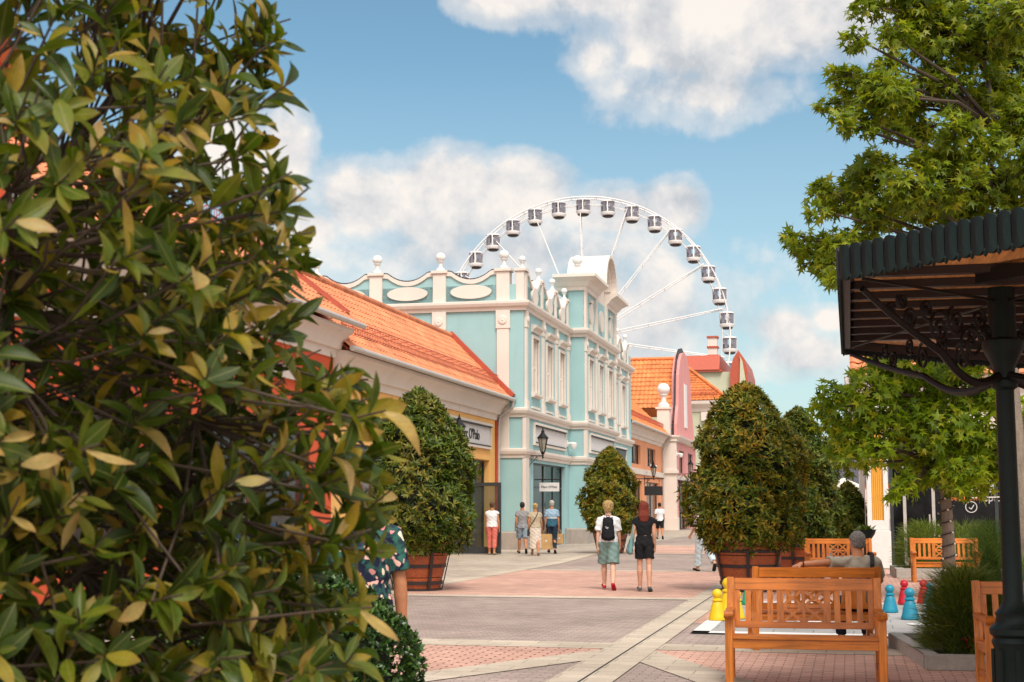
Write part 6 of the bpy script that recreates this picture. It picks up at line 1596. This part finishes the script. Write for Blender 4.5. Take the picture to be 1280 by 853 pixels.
def tote(o, J, H, label, mat, side='L', size=(.2, .09, .42), drop=.1):
    k = H / 1.75; b = thing('tote_bag', label, 'bag', o.location, o.rotation_euler.z); sx = -1 if side == 'L' else 1
    s = J['sh' + side]; c = s + V3(sx * .11, -.03, -.36 - drop)
    B = Body(); w, d_, h_ = size
    B.hull(ell(c + V3(-sx * .04, -w * .35, h_ * .32), (.025, .03, .06)), ell(c + V3(-sx * .04, w * .35, h_ * .32), (.025, .03, .06)), ell(c + V3(0, -w * .5, -h_ * .35), (.05, .05, .07)), ell(c + V3(0, w * .5, -h_ * .35), (.05, .05, .07)), ell(c + V3(sx * .04, 0, -h_ * .3), (.04, .1, .08)))
    B.done('bag', mat, b, .009, 3, .006, 22, k)
    for dy in (-.05, .05):
        mb = MB(); mb.tube([Vector(c + V3(-sx * .04, dy, h_ * .4)) * k, Vector(s + V3(sx * .05, dy * .8, -.08)) * k, Vector(s + V3(-sx * .02, dy * .3, .067)) * k, Vector(s + V3(-sx * .05, dy * .6, -.10)) * k], .009, 6); mb.build('strap', mat, b)
    return b
tote(pB, J, HB, 'teal shoulder bag hanging from the red haired person', 'tote_teal')
# group at the turquoise shop door
J = pose((.22, .05), (-.12, .55), (-.2, .18, .5), (.15, .1, .2))
person('person in grey t-shirt and denim shorts walking towards the turquoise shop door', walker(653, 692.5), .1, J, 1.76, 1.06, 'skin_tan',
    [('shorts', 'cloth_denim', {'to': .95, 'wide': 1.3, 'off': .022}), ('shirt', 'cloth_grey', {'sleeve': .4, 'off': .024, 'bottom': -.1})], ('short', 'hair_dark', 'shoe_black'), .01, GPED)
J = pose((.16, .05), (-.2, .25), (-.1, .15, .3), (.15, .15, .25)); HC = 1.70
pC = person('person in beige top and long cream skirt with a strap across the back', walker(669, 695), 0, J, HC, 1.16, 'skin_tan',
    [('skirt', 'cloth_cream', {'hem': .22, 'w': .21, 'off': .02, 'noise': .006}), ('shirt', 'cloth_beige', {'sleeve': .35, 'off': .022, 'bottom': -.03})], ('bun', 'hair_blond', 'shoe_tan'), .01, GPED)
k = HC / 1.75; sb = thing('shoulder_bag', 'small dark bag on a strap across the person in the cream skirt', 'bag', pC.location, 0)
c = (J['pel'] + (J['neck'] - J['pel']) * .5)
mb = MB(); P = [Vector(c + V3(.10, -.06, .27)) * k, Vector(c + V3(.07, -.145, .16)) * k, Vector(c + V3(-.05, -.158, -.05)) * k, Vector(c + V3(-.17, -.12, -.22)) * k, Vector(c + V3(-.21, -.03, -.34)) * k]
for p, q in zip(P[:-1], P[1:]): mb.bar(p, q, .02, .012, (0, 1, 0))
mb.build('strap', 'cloth_black', sb)
B = Body(); q = c + V3(-.235, .0, -.45); B.hull(ell(q + V3(0, -.08, .09), .03), ell(q + V3(0, .08, .09), .03), ell(q + V3(0, -.09, -.09), .035), ell(q + V3(0, .09, -.09), .035)); B.done('bag', 'cloth_darkgrey', sb, .01, 2, k=k)
J = pose((.15, .05), (-.1, .3), (-.05, .12, .15), (.05, .16, .15)); HD_ = 1.80
pD = person('person with grey hair in blue striped polo carrying paper shopping bags', walker(690, 692.5), 0, J, HD_, 1.16, 'skin_tan',
    [('trousers', 'cloth_navy', {'to': 1.9, 'off': .02}), ('shirt', 'polo_stripe', {'sleeve': .6, 'off': .024, 'bottom': -.08})], ('short', 'hair_white', 'shoe_black'), .01, GPED)
def paper_bag(loc, rz, label, w, d, h, hx=0):
    o = thing('paper_bag', label, 'bag', loc, rz, 'brown paper shopping bags')
    mb = MB(); mb.box(-w/2, -d/2, 0, w/2, d/2, h); mb.build('bag', 'paper_bag', o, bevel=.006)
    for y in (-d/2, d/2):
        mb = MB(); mb.tube([(-w*.2, y, h - .01), (-w*.16, y*.6, h + .1), (0, 0, h + .14), (w*.16, y*.6, h + .1), (w*.2, y, h - .01)], .006, 6); mb.build('handle', 'paper_bag', o)
    mb = MB(); mb.lathe([(0, 0), (.03, 0), (.03, .002), (0, .002)], 0, 0, 12); mb.v = [(x, -d/2 - .001 - z, h * .55 + y) for x, y, z in mb.v]; mb.build('emblem', 'cloth_white', o)
    return o
kk = HD_ / 1.75
def hand_pt(o, J, H, side): 
    v_ = (J['wr' + side] + J['hd' + side] * .10) * (H / 1.75); return o.matrix_basis @ Vector(v_)
hp_ = hand_pt(pD, J, HD_, 'L'); paper_bag((hp_.x + .0, hp_.y - .02, hp_.z - .64 + .0), .25, 'large brown paper shopping bag hanging between the cream skirt and the striped polo', .46, .2, .52)
hp_ = hand_pt(pD, J, HD_, 'R'); paper_bag((hp_.x + .03, hp_.y, hp_.z - .46), -.3, 'small brown paper shopping bag in the right hand of the person in striped polo', .27, .14, .34)
J = pose((.06, .02), (-.10, .08), (0, .1, .15), (.02, .16, .2))
person('person in white sleeveless top and coral trousers by the open glass door', walker(615, 694), -.15, J, 1.75, 1.14, 'skin_tan',
    [('trousers', 'cloth_coral', {'to': 1.72, 'wide': 1.25, 'off': .018}), ('shirt', 'cloth_white', {'sleeve': 0.12, 'off': .024, 'bottom': -.05})], ('short', 'hair_brown', 'shoe_tan'), .01, GPED)
J = pose((.25, .05), (-.25, .4), (-.15, .12, .3), (.15, .12, .3))
person('person in white t-shirt and black shorts far down the street by the pink house', walker(825, 674.5), 0, J, 1.82, 1.06, 'skin_tan',
    [('shorts', 'cloth_black', {'to': .95, 'wide': 1.25}), ('shirt', 'cloth_white', {'sleeve': .6, 'off': .024, 'bottom': -.08})], ('short', 'hair_dark', 'shoe_black'), .011, GPED)
J = pose((.22, .05), (-.28, .55), (.25, .2, .6), (-.2, .12, .3))
person('person in wide light blue trousers stepping out from behind the large yellowish shrub', walker(880, 715), .35, J, 1.68, 1.0, 'skin',
    [('trousers', 'cloth_lightblue', {'to': 1.85, 'wide': 1.6, 'off': .022}), ('shirt', 'cloth_white', {'sleeve': .6, 'off': .02})], ('long', 'hair_brown', 'shoe_black'), .01, GPED)
# man in floral shirt by the foreground shrub
J = pose((.05, .03), (-.05, .05), (.05, .1, .2), (.02, .20, .12), sw=.2); J['hdR'] = J['hdR']
fm = at(447, 634, 8.5)
person('person in dark floral shirt half hidden by the foreground shrub, arm hanging down', (fm.x, 8.5, 0), .25, J, 1.78, 1.25, 'skin_tan',
    [('trousers', 'cloth_darkgrey', {'to': 1.93, 'off': .02}), ('shirt', 'floral', {'sleeve': .72, 'off': .03, 'bottom': -.1, 'noise': .004})], ('short', 'hair_grey', 'shoe_black'), .007, 'people half hidden by the foreground shrub')
J = pose((.3, .1), (-.25, .3), (.1, .12, .3), (-.1, .12, .3))
fm = at(318, 634, 13.5)
person('person in dark clothes walking behind the foreground shrub, seen only through its leaves', (fm.x, 13.5, 0), .3, J, 1.75, 1.05, 'skin',
    [('trousers', 'cloth_darkgrey', {'to': 1.93, 'off': .02}), ('shirt', 'cloth_navy', {'sleeve': .6, 'off': .024})], ('short', 'hair_brown', 'shoe_white'), .01, 'people half hidden by the foreground shrub')
# grey haired man on the second bench
def seated():
    J = pose(sw=.195); J['seated'] = True
    J['pel'] = V3(0, -.02, .545); J['neck'] = V3(-.01, -.10, 1.035); J['head'] = V3(-.015, -.06, 1.185); J['yaw'] = .38
    for n, sx in (('L', -1), ('R', 1)):
        J['hip' + n] = V3(sx * .095, .02, .51); J['kn' + n] = V3(sx * .15, .45, .50); J['an' + n] = V3(sx * .14, .42, .085)
        J['to' + n] = V3(sx * .16, .57, .03); J['he' + n] = V3(sx * .14, .375, .03)
    J['shL'] = V3(-.185, -.13, .965); J['elL'] = V3(-.43, -.285, .965); J['wrL'] = V3(-.675, -.34, .952); J['hdL'] = V3(-.90, -.25, -.30); J['pnL'] = V3(-.2, 0, -1.0)
    J['shR'] = V3(.185, -.10, .965); J['elR'] = V3(.26, .10, .76); J['wrR'] = V3(.14, .30, .62); J['hdR'] = V3(-.25, .95, -.1); J['pnR'] = V3(0, 0, -1.0)
    J['curl'] = .5
    return J
J = seated()
sm_p = at(1071, 634, 16.25)
so = person('seated person with grey hair and olive t-shirt, left arm along the bench back', (sm_p.x, 16.28, .0), -.08, J, 1.75, 1.15, 'skin_tan',
    [('trousers', 'cloth_navy', {'to': 1.9, 'off': .018, 'waist': .06}), ('shirt', 'cloth_olive', {'sleeve': .72, 'off': .022, 'bottom': -.06, 'noise': .005})], ('short', 'hair_grey', 'shoe_black'), .0065)
st_ = thing('shoulder_strap_bag', 'dark bag strap over the right shoulder of the seated person', 'bag', so.location, -.08)
mb = MB(); P = [Vector((.10, .10, .93)), Vector((.135, -.02, 1.075)), Vector((.14, -.13, 1.06)), Vector((.13, -.205, .95)), Vector((.10, -.21, .75)), Vector((.16, -.12, .55))]
for p, q in zip(P[:-1], P[1:]): mb.bar(p, q, .045, .014, (0, 1, .3))
mb.build('strap', 'cloth_darkgrey', st_)
B = Body(); q = V3(.10, .16, .66); B.hull(ell(q + V3(0, -.08, .06), .04), ell(q + V3(0, .1, .06), .04), ell(q + V3(0, -.09, -.05), .045), ell(q + V3(0, .11, -.05), .045)); B.done('bag', 'cloth_darkgrey', st_, .01, 2)
wb = MB(); wv = J['wrL'] + (J['elL'] - J['wrL']) * .08; wd = J['wrL'] - J['elL']; c_ = disc(wv, wd, .033, 18); wb.tube([tuple(p) for p in c_] + [tuple(c_[0])], .007, 6, False); wb.build('wristwatch', 'cloth_darkgrey', so)

# ------------------------------------------------------------------ wall lanterns
def lantern(label, t, s, z, out=.55, group='black wall lanterns'):
    o = sthing('wall_lantern', label, 'lantern', t, s, z, group)
    c = t + out
    mb = MB(); mb.box(t, s - .04, z - .45, t + .03, s + .04, z + .12); mb.bar((t, s, z), (c + .03, s, z), .035, .04); mb.bar((t, s, z - .38), (t + out * .6, s, z - .02), .022, .022)
    for q in range(2):
        pts = [(t + .12 + .17 * q + .07 * math.cos(a * .4) * (1 - a / 22), s, z - .10 - .03 * q + .07 * math.sin(a * .4) * (1 - a / 22)) for a in range(20)]; mb.tube(pts, .01, 5)
    mb.build('bracket', 'black', o)
    mb = MB(); mb.lathe([(0, z - .12), (.03, z - .1), (.03, z + .05), (.07, z + .08), (.09, z + .14), (.08, z + .16), (0, z + .16)], c, s, 6); mb.build('holder', 'black', o)
    mb = MB(); mb.lathe([(.085, z + .16), (.185, z + .66)], c, s, 6); g_ = mb.build('lamp_glass', 'lampglass', o)
    mb = MB()
    for i in range(6):
        a = 2 * math.pi * (i + .5) / 6; mb.bar((c + .09 * math.cos(a), s + .09 * math.sin(a), z + .15), (c + .19 * math.cos(a), s + .19 * math.sin(a), z + .67), .02, .02)
    mb.build('frame', 'black', g_)
    mb = MB(); mb.lathe([(.0, z + .66), (.235, z + .66), (.24, z + .69), (.15, z + .78), (.08, z + .86), (.06, z + .93), (.075, z + .95), (.03, z + .99), (.025, z + 1.04), (.0, z + 1.12)], c, s, 6); mb.build('cap', 'black', o)
lantern('black wall lantern at the near corner of the turquoise building, above its shop door', BT, 53.6, 3.55)
lantern('black wall lantern whose tip rises over the left tub shrub at the white name sign', YT, 45.3, 3.55)
lantern('black wall lantern on the orange fronted shop just past the turquoise building', -12.6, 89.5, 3.4, .6)
lantern('black wall lantern on the pink gabled house above the awning', -11.7, 100.0, 3.9, .9)
sec_cam('white camera on the cream corner pillar of the pink gabled house', -11.6, 98.6, 5.2)
sec_cam('white camera on the orange fronted shop, beside its lantern', -12.6, 92.5, 4.2)
hs2 = sthing('hanging_sign', 'small black hanging sign in front of the orange fronted shop', 'sign', -12.6, 86.0, 2.5)
mb = MB(); mb.box(-12.1, 85.97, 2.3, -11.0, 86.03, 2.85); mb.build('board', 'awning', hs2); mb = MB(); mb.tube([(-12.6, 86, 3.3), (-10.9, 86, 3.3)], .03, 6); mb.tube([(-11.9, 86, 3.3), (-11.9, 86, 2.85)], .015, 6); mb.tube([(-11.2, 86, 3.3), (-11.2, 86, 2.85)], .015, 6); mb.build('bracket', 'black', hs2)
